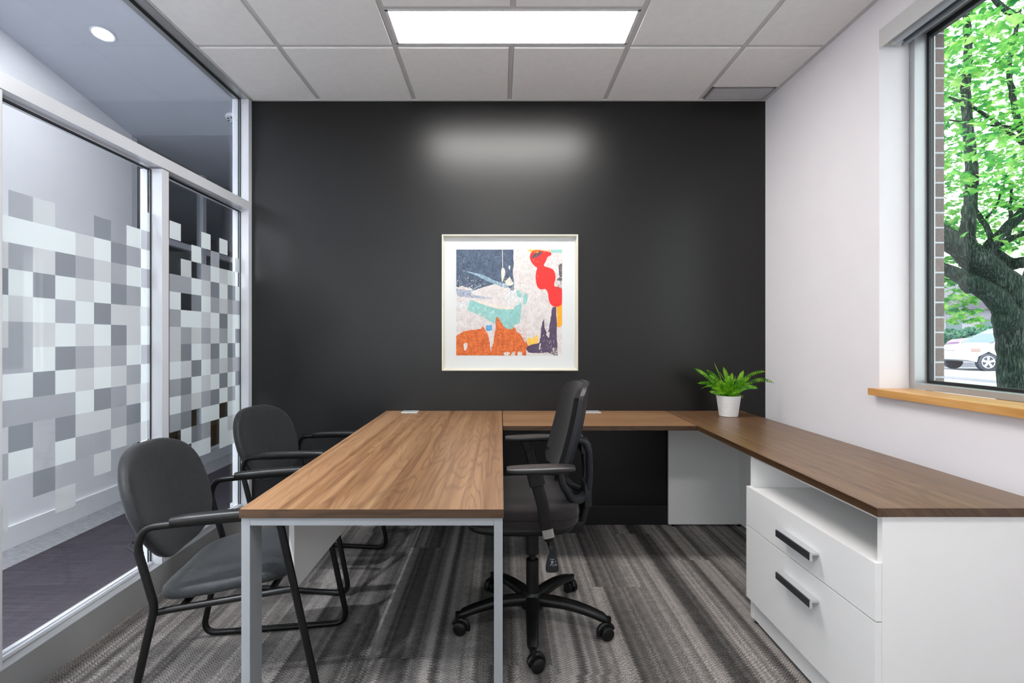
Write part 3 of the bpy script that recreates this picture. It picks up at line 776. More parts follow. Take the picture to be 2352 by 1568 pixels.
obj('bottom_panel', wbox(c0 + 0.002, c1 - 0.02, ya + 0.0193, yb - 0.0193, 0.108, 0.124, 0.0005), M['white_lam'], t)
obj('back_panel', wbox(c1 - 0.018, c1, ya + 0.0193, 3.2175, 0.021, 0.7050, 0.0005), M['white_lam'], t)
obj('plinth', wbox(c0 + 0.003, c0 + 0.019, ya + 0.0193, yb - 0.0193, 0.021, 0.1075, 0.0005), M['white_lam'], t)
obj('end_panel', wbox(1.068, 1.548, 3.2180, 3.2365, 0.012, 0.7055, 0.0008), M['white_lam'], t)
for x, y in ((1.10, 3.227), (1.52, 3.227), (1.085, 1.42), (1.085, 2.13), (1.51, 1.42), (1.51, 2.13)):
    bm = B(); lathe(bm, [(0.012, 0.0), (0.012, 0.006), (0.005, 0.008), (0.005, 0.0215 if y < 3 else 0.0125)], x, y, 16); obj('levelling_foot', bm, M['black_plastic'], t, True)
for za, zb, hz in ((0.4105, 0.573, 0.484), (0.106, 0.4070, 0.329)):
    d = obj('drawer', wbox(1.0415, 1.0595, 1.4065, 2.1455, za, zb, 0.0012), M['white_lam'], t)
    bm = B(); box(bm, 1.010, 1.0145, 1.655, 1.860, hz - 0.0135, hz + 0.0105, 0.0005, 0)
    box(bm, 1.0147, 1.0410, 1.655, 1.860, hz + 0.0065, hz + 0.0115, 0.0005, 1); box(bm, 1.0098, 1.018, 1.6525, 1.6549, hz - 0.014, hz + 0.0112, 0, 1); box(bm, 1.018, 1.0405, 1.6525, 1.6549, hz + 0.0045, hz + 0.0112, 0, 1)
    obj('handle', bm, [M['handle_face'], M['handle_alu']], d)

# ------------------------------------------------------------------ framed picture
PX, PZ, PH = 0.059, 1.422, 0.438
t = thing('framed_picture', 'square abstract print with red, orange and blue patches in a pale box frame', 'picture', (PX, YB, PZ))
def ring(bm, o, i, ya, yb, mi=0):
    for a in ((PX - o, PX + o, PZ + i, PZ + o), (PX - o, PX + o, PZ - o, PZ - i), (PX - o, PX - i, PZ - i, PZ + i), (PX + i, PX + o, PZ - i, PZ + i)):
        box(bm, a[0], a[1], ya, yb, a[2], a[3], 0, mi)
bm = B(); ring(bm, PH, PH - 0.006, YB - 0.045, YB - 0.001, 0); obj('outer_frame', bm, M['frame_black'], t)
bm = B(); ring(bm, PH - 0.0062, PH - 0.0125, YB - 0.0455, YB - 0.010, 0)
i0, i1, ya_, yb_ = PH - 0.0125, PH - 0.0225, YB - 0.0445, YB - 0.0185
cor = ((-1, -1), (1, -1), (1, 1), (-1, 1))
va = [bm.verts.new((PX + a * i0, ya_, PZ + b * i0)) for a, b in cor]; vb = [bm.verts.new((PX + a * i1, yb_, PZ + b * i1)) for a, b in cor]; vc = [bm.verts.new((PX + a * i0, yb_, PZ + b * i0)) for a, b in cor]
for k in range(4):
    j = (k + 1) % 4; bm.faces.new((va[k], va[j], vb[j], vb[k])); bm.faces.new((vb[k], vb[j], vc[j], vc[k])); bm.faces.new((vc[k], vc[j], va[j], va[k]))
obj('inner_frame', bm, M['champagne'], t)
obj('mat_board', wbox(PX - PH + 0.0172, PX + PH - 0.0172, YB - 0.0180, YB - 0.010, PZ - PH + 0.0172, PZ + PH - 0.0172), M['mat_board'], t)
obj('backing', wbox(PX - PH + 0.007, PX + PH - 0.007, YB - 0.0095, YB - 0.0005, PZ - PH + 0.007, PZ + PH - 0.007), M['black_trim'], t)
A0, AW = 375.0, 1028.0
AX0, AZ1, AS = (1048.5 - CX) * YB / F + 0.0, CZ + (CY - 574) * YB / F, 0.677
def paint(name, c, var=0.10, sc=22, dark=None, thr=(0.45, 0.62), sx=1.0, sz=1.0):
    n = NT(name); v, x, y, z = n.xyz()
    a = n.noise(n.comb(n.math('MULTIPLY', x, sx), 0.0, n.math('MULTIPLY', z, sz)), sc, 5, 0.65, 0.3)
    d = tuple(q * (1 - var * 2) for q in c[:3]) + (1,); l = tuple(min(1, q * (1 + var)) for q in c[:3]) + (1,)
    col = n.ramp(a, [(0.3, d), (0.55, c), (0.75, l)])
    if dark is not None:
        b = n.noise(n.comb(n.math('MULTIPLY', x, sz * 1.5), 3.0, n.math('MULTIPLY', z, sx)), sc * 2.4, 5, 0.75)
        col = n.mix(n.ramp(b, [(thr[0], (0, 0, 0, 1)), (thr[1], (1, 1, 1, 1))]), col, dark)
    n.bsdf(col, 0.55, 0, None, 0.25); return n.m
PT = [paint('paint_offwhite', rgb(206, 200, 199), 0.10, 26, rgb(164, 150, 142), (0.55, 0.70)),
      paint('paint_slate', rgb(84, 98, 118), 0.22, 24, rgb(50, 58, 76), (0.50, 0.66)),
      paint('paint_pale_slate', rgb(140, 150, 168), 0.12, 20, rgb(210, 214, 220), (0.5, 0.62), 3.0, 1.0),
      paint('paint_sky', rgb(122, 150, 170), 0.1, 20, rgb(190, 208, 214), (0.5, 0.65)),
      paint('paint_teal', rgb(134, 184, 180), 0.08, 18, rgb(190, 220, 216), (0.58, 0.68)),
      paint('paint_grey', rgb(196, 198, 200), 0.08, 20, rgb(226, 224, 222), (0.5, 0.6)),
      paint('paint_orange', rgb(212, 112, 58), 0.20, 18, rgb(168, 62, 30), (0.46, 0.70), 3.0, 1.0),
      paint('paint_red', rgb(226, 52, 50), 0.04, 10, rgb(214, 44, 48), (0.6, 0.66)),
      paint('paint_dark_mauve', rgb(98, 72, 82), 0.1, 30),
      paint('paint_purple', rgb(84, 70, 94), 0.08, 20),
      paint('paint_amber', rgb(246, 160, 48), 0.05, 14, rgb(236, 124, 40), (0.5, 0.62)),
      paint('paint_yellow', rgb(226, 182, 82), 0.06, 20),
      paint('paint_blue', rgb(66, 142, 196), 0.15, 40, rgb(150, 200, 225), (0.5, 0.62)),
      paint('paint_cream', rgb(214, 206, 194), 0.08, 30),
      paint('paint_taupe', rgb(92, 84, 86), 0.2, 50, rgb(200, 196, 194), (0.55, 0.62))]
layers = [
 (1, 0, [(375,272),(932,272),(930,350),(934,420),(925,490),(935,570),(938,655),(905,672),(885,640),(860,605),(800,598),(740,610),(660,632),(600,650),(545,668),(500,640),(470,638),(430,622),(400,640),(375,632)]),
 (2, 0, [(375,650),(440,664),(520,672),(520,712),(600,722),(700,742),(745,752),(640,748),(560,742),(470,735),(400,728),(375,690)]),
 (3, 1, [(470,485),(560,500),(640,520),(720,560),(800,590),(865,605),(880,640),(830,640),(760,610),(690,585),(640,560),(560,520)]),
 (3, 1, [(560,640),(620,612),(540,668),(520,690),(520,676)]),
 (4, 1, [(512,765),(560,778),(640,806),(720,834),(820,852),(930,850),(940,826),(1008,800),(1004,860),(990,980),(940,1000),(930,1040),(890,1048),(840,1030),(800,1010),(750,992),(700,968),(650,938),(560,890),(482,852)]),
 (5, 1, [(378,800),(420,780),(500,770),(480,850),(420,846),(380,830)]),
 (5, 1, [(850,700),(900,670),(985,672),(1000,740),(1008,790),(940,812),(880,790),(850,760)]),
 (4, 1, [(960,672),(990,672),(1010,700),(1000,740),(970,720)]),
 (4, 1, [(1036,706),(1058,700),(1070,740),(1050,800),(1030,815),(1024,770)]),
 (0, 1, [(525,690),(590,655),(680,628),(745,612),(800,640),(850,680),(850,740),(780,752),(700,730),(600,712)]),
 (13, 2, [(560,770),(700,790),(820,828),(900,830),(930,836),(925,852),(830,850),(720,826),(620,800)]),
 (6, 0, [(375,1112),(400,1095),(440,1068),(520,1050),(620,1045),(628,1018),(640,1018),(655,1050),(680,1090),(694,1140),(702,1200),(715,1262),(728,1215),(738,1150),(748,1080),(758,1010),(760,945),(775,928),(800,955),(815,985),(840,1025),(880,1046),(922,1044),(935,1022),(950,1036),(960,1072),(1000,1092),(1020,1130),(1035,1165),(1045,1182),(1058,1160),(1072,1200),(1052,1240),(1056,1300),(375,1300)]),
 (0, 0, [(447,1184),(485,1180),(482,1215),(468,1250),(450,1250)]),
 (0, 1, [(832,1278),(868,1266),(898,1276),(880,1296),(850,1298)]),
 (0, 0, [(905,1300),(920,1272),(938,1260),(946,1270),(944,1300)]),
 (0, 0, [(970,1300),(972,1266),(1012,1264),(1018,1300)]),
 (12, 0, [(662,1008),(722,1004),(724,1040),(716,1060),(668,1062)]),
 (11, 0, [(1060,273),(1200,273),(1160,290),(1090,292)]),
 (4, 0, [(1290,273),(1403,273),(1403,302),(1300,304)]),
 (14, 0, [(1368,425),(1403,402),(1403,540),(1385,552),(1374,520)]),
 (14, 1, [(1352,570),(1375,545),(1403,552),(1400,574)]),
 (11, 0, [(1060,1150),(1085,1122),(1110,1140),(1140,1118),(1168,1092),(1172,1180),(1120,1192),(1074,1206)]),
 (10, 0, [(1350,815),(1403,790),(1403,1002),(1380,1028),(1356,1022)]),
 (9, 0, [(1310,830),(1346,828),(1350,950),(1351,1100),(1358,1240),(1360,1298),(1330,1300),(1290,1284),(1270,1270),(1180,1277),(1082,1272),(1052,1240),(1070,1208),(1130,1190),(1180,1180),(1196,1120),(1198,1040),(1210,980),(1228,940),(1232,1030),(1254,1088),(1278,1040),(1292,960),(1300,880)]),
 (0, 0, [(1246,1090),(1262,1080),(1285,1062),(1278,1120),(1272,1132)]),
 (0, 0, [(1176,1240),(1190,1180),(1200,1186),(1190,1246)]),
 (7, 1, [(1090,340),(1110,292),(1160,276),(1230,284),(1292,300),(1296,326),(1262,345),(1248,380),(1226,428),(1262,444),(1318,470),(1340,540),(1326,622),(1370,636),(1402,662),(1402,785),(1380,820),(1330,828),(1290,800),(1272,750),(1264,690),(1240,656),(1200,660),(1164,634),(1146,560),(1150,490),(1160,452),(1134,430),(1100,385)]),
 (8, 1, [(1110,336),(1150,304),(1200,290),(1210,304),(1165,342),(1118,356)]),
 (13, 1, [(812,476),(830,450),(850,476),(846,530),(832,560),(826,590),(816,560)]),
 (13, 0, [(822,275),(827,275),(829,455),(823,455)]),
 (13, 1, [(850,580),(872,562),(896,538),(908,572),(934,600),(900,622),(862,612)]),
 (13, 1, [(884,440),(894,425),(900,450),(890,470)]),
]
bm = B()
yy = YB - 0.0186
def A(u, v, q): return (AX0 + (u - A0) / AW * AS, q, AZ1 - (v - 272) / AW * AS)
prism(bm, [(375, 272), (1403, 272), (1403, 1300), (375, 1300)], A, yy, YB - 0.0181, 0)
for k, (mi, sm, poly) in enumerate(layers):
    if sm: poly = [(min(1403, max(375, u)), min(1300, max(272, v))) for u, v in catmull(poly, 4)]
    elif mi in (1, 6, 9, 0): # ragged painted edges
        q = []
        for i, p in enumerate(poly):
            n2 = poly[(i + 1) % len(poly)]
            q.append(p)
            if 380 < p[0] < 1398 and 280 < p[1] < 1290 and 380 < n2[0] < 1398 and 280 < n2[1] < 1290:
                for f in (0.33, 0.66): q.append((p[0] + (n2[0] - p[0]) * f + random.uniform(-4, 4), p[1] + (n2[1] - p[1]) * f + random.uniform(-4, 4)))
        poly = q
    vs = [bm.verts.new(A(u, v, yy - 0.00003 * (k + 1))) for u, v in poly]
    f = bm.faces.new(vs); f.material_index = mi
# specks of paint
for k in range(1700):
    reg = random.choice([(380, 620, 540, 690, 0), (820, 930, 540, 660, 13), (500, 1000, 850, 1040, 0), (1130, 1350, 1080, 1295, 0), (380, 520, 300, 640, 2), (960, 1130, 640, 1120, 5), (400, 1050, 1060, 1290, 6), (1000, 1200, 300, 900, 5), (640, 930, 1000, 1295, 8 if random.random() < .3 else 6), (376, 900, 600, 660, 13), (376, 560, 630, 760, 2), (480, 720, 840, 990, 13), (985, 1030, 690, 1000, 4), (900, 940, 560, 680, 3), (1180, 1320, 930, 1130, 9), (1345, 1403, 560, 660, 14), (1080, 1300, 275, 300, 10), (930, 1060, 1030, 1180, 6), (376, 700, 1035, 1110, 6), (560, 930, 760, 860, 13), (1300, 1360, 1230, 1298, 13)])
    u, v = random.uniform(reg[0], reg[1]), random.uniform(reg[2], reg[3]); r = random.uniform(0.8, 3.6); n = random.randint(4, 6); el = random.choice((0.4, 1.0, 2.8)) * random.uniform(0.7, 1.3)
    vs = [bm.verts.new(A(min(1402, max(376, u + r * math.cos(2 * PI * i / n))), min(1299, max(273, v + el * r * math.sin(2 * PI * i / n))), yy - 0.0013 - k * 1e-7)) for i in range(n)]
    bm.faces.new(vs).material_index = reg[4]
for k in range(150):   # thin scratches and brush lines
    mi = random.choice((5, 14, 3, 2, 9)) if k % 3 else 13
    u, v = random.uniform(400, 1330), random.uniform(290, 1040); L = random.uniform(8, 46); wd = random.uniform(0.5, 1.3); vert = random.random() < 0.7
    du, dv_ = (random.uniform(-3, 3), L) if vert else (L, random.uniform(-4, 4))
    if u + du > 1400 or v + dv_ > 1298: continue
    if 1085 < u < 1403 and mi != 9 and v < 830: continue
    q = [(u, v), (u + (wd if vert else 0), v + (0 if vert else wd)), (u + du + (wd if vert else 0), v + dv_ + (0 if vert else wd)), (u + du, v + dv_)]
    vs = [bm.verts.new(A(a, b, yy - 0.0014)) for a, b in q]; bm.faces.new(vs).material_index = mi
me_print = obj('print', bm, PT, t)

# ------------------------------------------------------------------ potted fern
t = thing('potted_fern', 'small green fern in a white ribbed pot on the credenza corner', 'potted plant', (1.366, 3.034, TZ1 + 0.0004))
bm = B()
prof = [(0.0505, 0.0), (0.0525, 0.002)]
for k in range(60):
    z = 0.003 + k * 0.002; r = 0.0525 + (0.0690 - 0.0525) * (z / 0.122)
    if z < 0.077: r -= 0.0011 * max(0, math.cos(z / 0.0105 * 2 * PI)) ** 6
    prof.append((r, z))
prof += [(0.0692, 0.1225), (0.0668, 0.1235), (0.0645, 0.118), (0.062, 0.104)]
lathe(bm, prof, seg=48, cap1=False); obj('pot', bm, M['pot'], t, True, local=True, angle=60)
bm = B(); lathe(bm, [(0.061, 0.098), (0.0622, 0.1035), (0.03, 0.108), (0.002, 0.109)], seg=32, cap1=True); obj('soil', bm, M['soil'], t, True, local=True)
def frond(bm, base, tip, sag, wid, pairs=20, roll=0.0):
    base, tip = Vector(base), Vector(tip); d = tip - base; L = d.length
    def pt(s): return base + d * s + Vector((0, 0, sag * L * 4 * s * (1 - s)))
    side0 = d.cross(Vector((0, 0, 1)))
    side0 = side0.normalized() if side0.length > 1e-4 else Vector((1, 0, 0))
    tube(bm, [pt(i / 8) for i in range(9)], [0.0011 * (1 - 0.7 * i / 8) for i in range(9)], 4)
    for i in range(2, pairs + 1):
        s = i / pairs; p = pt(s); tg = (pt(min(1, s + 0.02)) - pt(s - 0.02)).normalized()
        nrm = side0.cross(tg).normalized(); side = (side0 * math.cos(roll) + nrm * math.sin(roll)).normalized(); up = side.cross(tg).normalized()
        wl_ = wid * (0.35 + 1.0 * math.sin(PI * min(1, s * 0.85 + 0.12)) ** 0.8) * (1.0 if s < 0.9 else (1.05 - s) / 0.15) 
        hw = L / pairs * 0.34
        for sg in (-1, 1):
            o = p; q = side * sg
            e = o + q * wl_ + tg * (wl_ * 0.35) - up * (wl_ * 0.12)
            vs = [bm.verts.new(v) for v in (o - tg * hw * 0.8, o + q * wl_ * 0.45 - tg * hw + tg * wl_ * 0.1 + up * 0.001, e - tg * hw * 0.2, e + tg * hw * 0.5, o + q * wl_ * 0.5 + tg * hw + tg * wl_ * 0.15 + up * 0.001, o + tg * hw * 0.8)]
            bm.faces.new(vs)
bm = B(); org = Vector((1.366, 3.034, TZ1))
rnd = random.Random(3)
tips = [(1596, 847, 3.02, .10), (1603, 880, 3.00, .16), (1624, 850, 3.03, .10), (1641, 834, 3.03, .05), (1662, 844, 3.00, .04), (1682, 857, 3.08, .05), (1707, 852, 3.02, .06),
        (1757, 853, 3.00, .16), (1776, 879, 3.06, .20), (1611, 893, 2.96, .22), (1630, 862, 2.95, .12), (1650, 852, 2.93, .08), (1690, 864, 2.94, .08), (1722, 868, 2.95, .12), (1668, 862, 2.90, .14), (1740, 892, 2.93, .2)]
for px, py, Y, sg in tips:
    tp = P(px, py, Y) - org
    frond(bm, (rnd.uniform(-.025, .025), rnd.uniform(-.02, .02), .104), tp, sg, 0.0125, 20, rnd.choice((-1, 1)) * rnd.uniform(0.5, 1.15))
for k in range(42):
    a = rnd.uniform(0, 2 * PI); r = rnd.uniform(0.03, 0.125); z = rnd.uniform(0.15, 0.25) - r * 0.45
    frond(bm, (rnd.uniform(-.03, .03), rnd.uniform(-.03, .03), .103), (r * math.cos(a), r * math.sin(a), z), rnd.uniform(.05, .25), 0.0125, 16, rnd.uniform(-1.0, 1.0))
obj('fronds', bm, M['fern'], t, local=True)

# ------------------------------------------------------------------ guest chairs
def guest_chair(loc, rz, label):
    t = thing('guest_chair', label, 'chair', loc, math.radians(rz), 'grey upholstered visitor chairs')
    HW = 0.258
    for s in (-1, 1):
        y = s * HW
        path = [(-0.02, y, 0.0125), (-0.275, y, 0.0125), (-0.196, y, 0.385), (-0.246, y, 0.570), (-0.225, y, 0.626), (-0.15, y, 0.632), (0.160, y, 0.648), (0.292, y, 0.0125), (0.02, y, 0.0125)]
        bm = B(); tube(bm, fillet(path, [0, 0.05, 0.10, 0.12, 0.05, 0.03, 0.055, 0.05, 0], 8), 0.0118, 12, closed=True)
        sf = obj('side_frame', bm, M['black_metal'], t, True, local=True)
        bm = B()
        n = 12; pts = []; rr = []
        for i in range(n + 1):
            q = i / n; pts.append((-0.150 + 0.318 * q, y - s * 0.003, 0.641 + 0.016 * q + 0.003 * math.sin(PI * q))); rr.append(0.0205 * (0.80 if i in (0, n) else 1.0))
        tube(bm, pts, rr, 14, sy=0.76, power=2.8)
        obj('armrest', bm, M['arm_rubber'], t, True, local=True)
    # seat support tubes
    bm = B()
    for s in (-1, 1):
        tube(bm, [(-0.198, s * (HW - 0.012), 0.360), (-0.18, s * 0.235, 0.360), (0.165, s * 0.235, 0.398), (0.206, s * (HW - 0.010), 0.408)], 0.0105, 10)
    for x, z in ((-0.13, 0.368), (0.13, 0.396)): tube(bm, [(x, -0.235, z), (x, 0.235, z)], 0.0105, 10)
    obj('seat_frame', bm, M['black_metal'], t, True, local=True)
    bm = B()
    def seatf(x, y, z):
        X = x * 0.213 - 0.022
        Y = y * (0.236 - 0.018 * (x < 0) * (-x))
        top = 0.046 if z > 0 else 0.032
        Z = 0.418 + 0.042 * (X / 0.23) * 0.9 + z * top - 0.016 * max(0, x) ** 3 + (0.010 * (y * y) if z > 0 else 0) - (0.006 if z > 0 else 0) * (1 - x * x)
        return (X, Y, Z)
    superq(bm, seatf, 0.8, 0.42, 56, 18)
    obj('seat', bm, M['chair_fabric'], t, True, local=True, angle=80)
    bm = B()
    def backf(x, y, z):        # x lateral, y vertical, z thickness
        h = 0.650 + 0.186 * y
        wv = 0.250 * (1.0 - 0.20 * max(0, -y) ** 1.3 - 0.07 * max(0, y) ** 2)
        Y = x * wv
        X = -0.300 - 0.125 * (y * 0.5) + 0.050 * (x * x) + z * 0.030 - 0.012 * (1 - y * y)
        return (X, Y, h)
    superq(bm, backf, 0.6, 0.66, 56, 16)
    obj('backrest', bm, M['chair_fabric'], t, True, local=True, angle=80)
    bm = B()
    tube(bm, fillet([(-0.240, -HW + 0.008, 0.545), (-0.258, -0.215, 0.530), (-0.338, -0.12, 0.520), (-0.338, 0.12, 0.520), (-0.258, 0.215, 0.530), (-0.240, HW - 0.008, 0.545)], 0.03), 0.0095, 10)
    obj('back_bracket', bm, M['black_metal'], t, True, local=True)
    return t
guest_chair((-0.890, 1.815, 0), 8, 'grey padded visitor chair nearest the viewer at the left of the desk')
guest_chair((-0.960, 2.640, 0), -7, 'grey padded visitor chair farther back, next to the black wall')

# ------------------------------------------------------------------ swivel chair
t = thing('office_chair', 'black swivel office chair with armrests turned side-on between desk and credenza', 'office chair', (0.134, 2.135, 0))
O = Vector((0.134, 2.135, 0))
ang0 = math.atan2(1.806 - 2.135, 0.115 - 0.134)
base = obj('star_base', lathe(B(), [(0.030, 0.062), (0.046, 0.068), (0.048, 0.095), (0.036, 0.125), (0.030, 0.132)], seg=28), M['black_plastic'], t, True, local=True)
for k in range(5):
    a = ang0 + k * 2 * PI / 5; ca, sa = math.cos(a), math.sin(a)
    bm = B(); n = 12; pts = []; rr = []
    for i in range(n + 1):
        q = i / n; r = 0.030 + 0.285 * q
        pts.append((r * ca, r * sa, 0.100 + 0.012 * math.sin(PI * q * 0.8) - 0.034 * q * q)); rr.append(0.030 - 0.009 * q if i < n else 0.012)
    tube(bm, pts, rr, 14, sy=0.72, power=2.8)
    leg = obj('leg', bm, M['black_plastic'], t, True, local=True)
    # caster: hood and twin wheels, trailing
    wx, wy = 0.318 * ca, 0.318 * sa; b = a + PI / 2 + (0.5, 2.2, -0.4, 0.3, 1.1)[k]
    tx, ty = math.cos(b), math.sin(b); px_, py_ = -ty, tx
    bm = B()
    tube(bm, [(wx, wy, 0.048), (wx, wy, 0.085)], 0.011, 10)
    cxx, cyy = wx + tx * 0.012, wy + ty * 0.012
    arc = [(cxx + tx * 0.031 * math.cos(g), cyy + ty * 0.031 * math.cos(g), 0.0275 + 0.031 * math.sin(g)) for g in [PI * j / 10 for j in range(-1, 10)]]
    tube(bm, arc, 0.010, 10)
    obj('caster_hood', bm, M['black_plastic'], t, True, local=True)
    for s in (-1, 1):
        bm = B(); q0 = Vector((cxx + px_ * s * 0.006, cyy + py_ * s * 0.006, 0.0275)); q1 = Vector((cxx + px_ * s * 0.026, cyy + py_ * s * 0.026, 0.0275))
        tube(bm, [q0, q0.lerp(q1, 0.12), q0.lerp(q1, 0.8), q1, q1 + (q1 - q0) * 0.04], [0.024, 0.0265, 0.0265, 0.021, 0.010], 24)
        obj('wheel', bm, M['black_plastic'], t, True, local=True)
bm = B(); lathe(bm, [(0.0265, 0.130), (0.0265, 0.265), (0.023, 0.268)], seg=24); obj('column_sleeve', bm, M['black_plastic'], t, True, local=True)
bm = B(); lathe(bm, [(0.014, 0.266), (0.014, 0.30)], seg=20); obj('gas_lift', bm, M['black_metal'], t, True, local=True)
bm = B(); lathe(bm, [(0.021, 0.288), (0.0275, 0.294), (0.0265, 0.420)], seg=24); obj('dust_cover', bm, M['black_plastic'], t, True, local=True)
bm = B(); box(bm, -0.15, 0.10, -0.09, 0.09, 0.405, 0.452, 0.012); box(bm, 0.09, 0.205, -0.07, 0.07, 0.400, 0.45, 0.012)
obj('tilt_mechanism', bm, M['black_plastic'], t, True, local=True)
bm = B()   # seat shell below the cushion
def shell(x, y, z): return (-0.056 + x * 0.222, y * 0.225, 0.466 + (z * 0.022 if z > 0 else z * 0.034 * (1 - 0.4 * x * x)))
superq(bm, shell, 0.5, 0.45, 48, 10); obj('seat_shell', bm, M['black_plastic'], t, True, local=True, angle=80)
bm = B()
def tseat(x, y, z):
    X = -0.060 + x * 0.238; Z = 0.508 + (z * 0.043 if z > 0 else z * 0.040)
    if z > 0: Z += 0.016 * y * y - 0.020 * max(0, -x) ** 3 + 0.006 * x
    return (X - 0.0, y * 0.247, Z)
superq(bm, tseat, 0.42, 0.42, 60, 18); seat = obj('seat', bm, M['task_fabric'], t, True, local=True, angle=80)
bm = B()   # seam round the cushion
pts = []
for k in range(72):
    u = 2 * PI * k / 72; c_, s_ = math.cos(u), math.sin(u)
    pts.append((-0.060 + math.copysign(abs(c_) ** 0.42, c_) * 0.2385, math.copysign(abs(s_) ** 0.42, s_) * 0.2475, 0.517))
tube(bm, pts, 0.0022, 6, closed=True); obj('seam', bm, M['task_mesh'], seat, True, local=True)
# backrest: upholstered front and plastic shell behind, curved and leaning
def bx_(h, yl):
    """centre line x of the back at height h and lateral position yl"""
    q = (h - 0.66) / 0.36
    return 0.128 + 0.082 * q + 0.014 * math.sin(PI * q) - 0.052 * (yl / 0.22) ** 2
def back_sheet(y_w, z0, z1, th0, th1):
    bm = B(); N, K = 22, 26
    g = {}
    for side, th in ((0, th0), (1, th1)):
        for i in range(N + 1):
            for j in range(K + 1):
                u, v = -1 + 2 * i / N, j / K
                uu = u; rz_ = 0.055
                h = z0 + (z1 - z0) * v
                wv = y_w * (0.90 + 0.10 * math.sin(PI * min(1, v * 0.9 + 0.1)))
                # rounded corners
                e = max(0, (v - 0.88) / 0.12); wv *= math.sqrt(max(0.0, 1 - e * e * 0.42))
                e = max(0, (0.10 - v) / 0.10); wv *= math.sqrt(max(0.0, 1 - e * e * 0.3))
                yl = uu * wv
                hh = h - 0.010 * abs(uu) ** 3 * (v > 0.9)
                g[side, i, j] = bm.verts.new((bx_(hh, yl) + th, yl, hh))
    for side in (0, 1):
        for i in range(N):
            for j in range(K): bm.faces.new((g[side, i, j], g[side, i + 1, j], g[side, i + 1, j + 1], g[side, i, j + 1]))
    for i in range(N):
        for j in (0, K): bm.faces.new((g[0, i, j], g[0, i + 1, j], g[1, i + 1, j], g[1, i, j]))
    for j in range(K):
        for i in (0, N): bm.faces.new((g[0, i, j], g[0, i, j + 1], g[1, i, j + 1], g[1, i, j]))
    return bm
back = obj('backrest', back_sheet(0.218, 0.640, 1.012, -0.014, 0.006), M['task_mesh'], t, True, local=True, angle=50)
obj('back_shell', back_sheet(0.224, 0.632, 1.017, 0.0065, 0.024), M['grey_plastic'], t, True, local=True, angle=50)
bm = B()   # open loop spine carrying the back
loopc = [(0.190, 0.80), (0.214, 0.782), (0.228, 0.745), (0.231, 0.66), (0.229, 0.56), (0.212, 0.505)]
for s in (-1, 1):
    tube(bm, fillet([(0.165, s * 0.075, 0.79), (0.210, s * 0.075, 0.775), (0.226, s * 0.07, 0.735), (0.232, s * 0.05, 0.64), (0.226, s * 0.03, 0.52), (0.205, s * 0.02, 0.43)], 0.02), 0.017, 12, sy=0.8, power=2.6)
box(bm, 0.195, 0.238, -0.070, 0.070, 0.724, 0.768, 0.008)
box(bm, 0.212, 0.242, -0.055, 0.055, 0.50, 0.60, 0.008)
obj('spine', bm, M['grey_plastic'], t, True, local=True)
bm = B()   # lower crescent of the shell, sweeping down to the spine
pts = []
for s in (-1, 1):
    tube(bm, fillet([(0.090, s * 0.205, 0.70), (0.104, s * 0.200, 0.635), (0.138, s * 0.165, 0.575), (0.185, s * 0.09, 0.545), (0.214, s * 0.03, 0.545)], 0.05), [0.020] * 1 + [0.020] * 100 if False else 0.0175, 12, sy=0.8, power=2.6)
obj('lower_frame', bm, M['grey_plastic'], t, True, local=True)
for s, hz in ((-1, 0), (1, 0)):
    y = s * 0.290; n = 16; bm = B(); pts = []; rr = []
    for i in range(n + 1):
        q = i / n; pts.append((-0.112 + 0.248 * q, y, 0.722 - 0.003 * math.cos(PI * q))); rr.append(0.041 * (math.sin(PI * min(1, max(0.0, 0.13 + 0.74 * q))) ** 0.35 if i not in (0, n) else 0.62))
    tube(bm, pts, rr, 16, sy=0.30, power=3.0)
    arm = obj('armrest', bm, M['pad_plastic'], t, True, local=True)
    bm = B()
    tube(bm, [(-0.050, y, 0.712), (0.095, y, 0.712)], 0.024, 12, sy=0.35, power=3)
    pts = fillet([(-0.012, y, 0.713), (0.000, y, 0.66), (0.020, y - s * 0.004, 0.585), (0.036, y - s * 0.010, 0.500)], 0.05)
    m = len(pts); tube(bm, pts, [0.030 - 0.008 * min(1, i / (m * 0.35)) for i in range(m)], 14, sy=0.55, power=2.8, up=(0, 1, 0))
    obj('arm_post', bm, M['black_plastic'], t, True, local=True)
    bm = B(); tube(bm, [(0.036, y - s * 0.010, 0.500), (0.043, y - s * 0.012, 0.468)], 0.0215, 14, sy=0.6, power=3.2, up=(0, 1, 0)); obj('arm_clamp', bm, M['steel'], t, True, local=True)
    bm = B(); tube(bm, fillet([(0.043, y - s * 0.012, 0.475), (0.043, y - s * 0.02, 0.452), (0.043, s * 0.05, 0.442)], 0.02), 0.017, 12, sy=0.5, power=2.8); obj('arm_bracket', bm, M['black_plastic'], t, True, local=True)
# height lever with printed paddle
bm = B(); tube(bm, fillet([(0.045, -0.08, 0.425), (0.045, -0.215, 0.425), (0.050, -0.236, 0.415), (0.056, -0.239, 0.398)], 0.02), 0.0055, 8)
lev = obj('height_lever', bm, M['black_plastic'], t, True, local=True)
lx, ly = 0.0585, -0.240
bm = B()
out = catmull([(-0.004, 0.378), (0.004, 0.378), (0.012, 0.358), (0.0165, 0.335), (0.014, 0.3235), (0, 0.3215), (-0.014, 0.3235), (-0.0165, 0.335), (-0.012, 0.358)], 4)
prism(bm, [(lx + u * 1.45, 0.3215 + (v - 0.3215) * 1.42) for u, v in out], lambda u, v, q: (u, q, v), ly - 0.004, ly + 0.004)
bmesh.ops.recalc_face_normals(bm, faces=bm.faces)
pad = obj('lever_paddle', bm, M['grey_plastic'], lev, local=True)
pad['label'] = 'grey paddle with a small white printed figure'
bm = B()
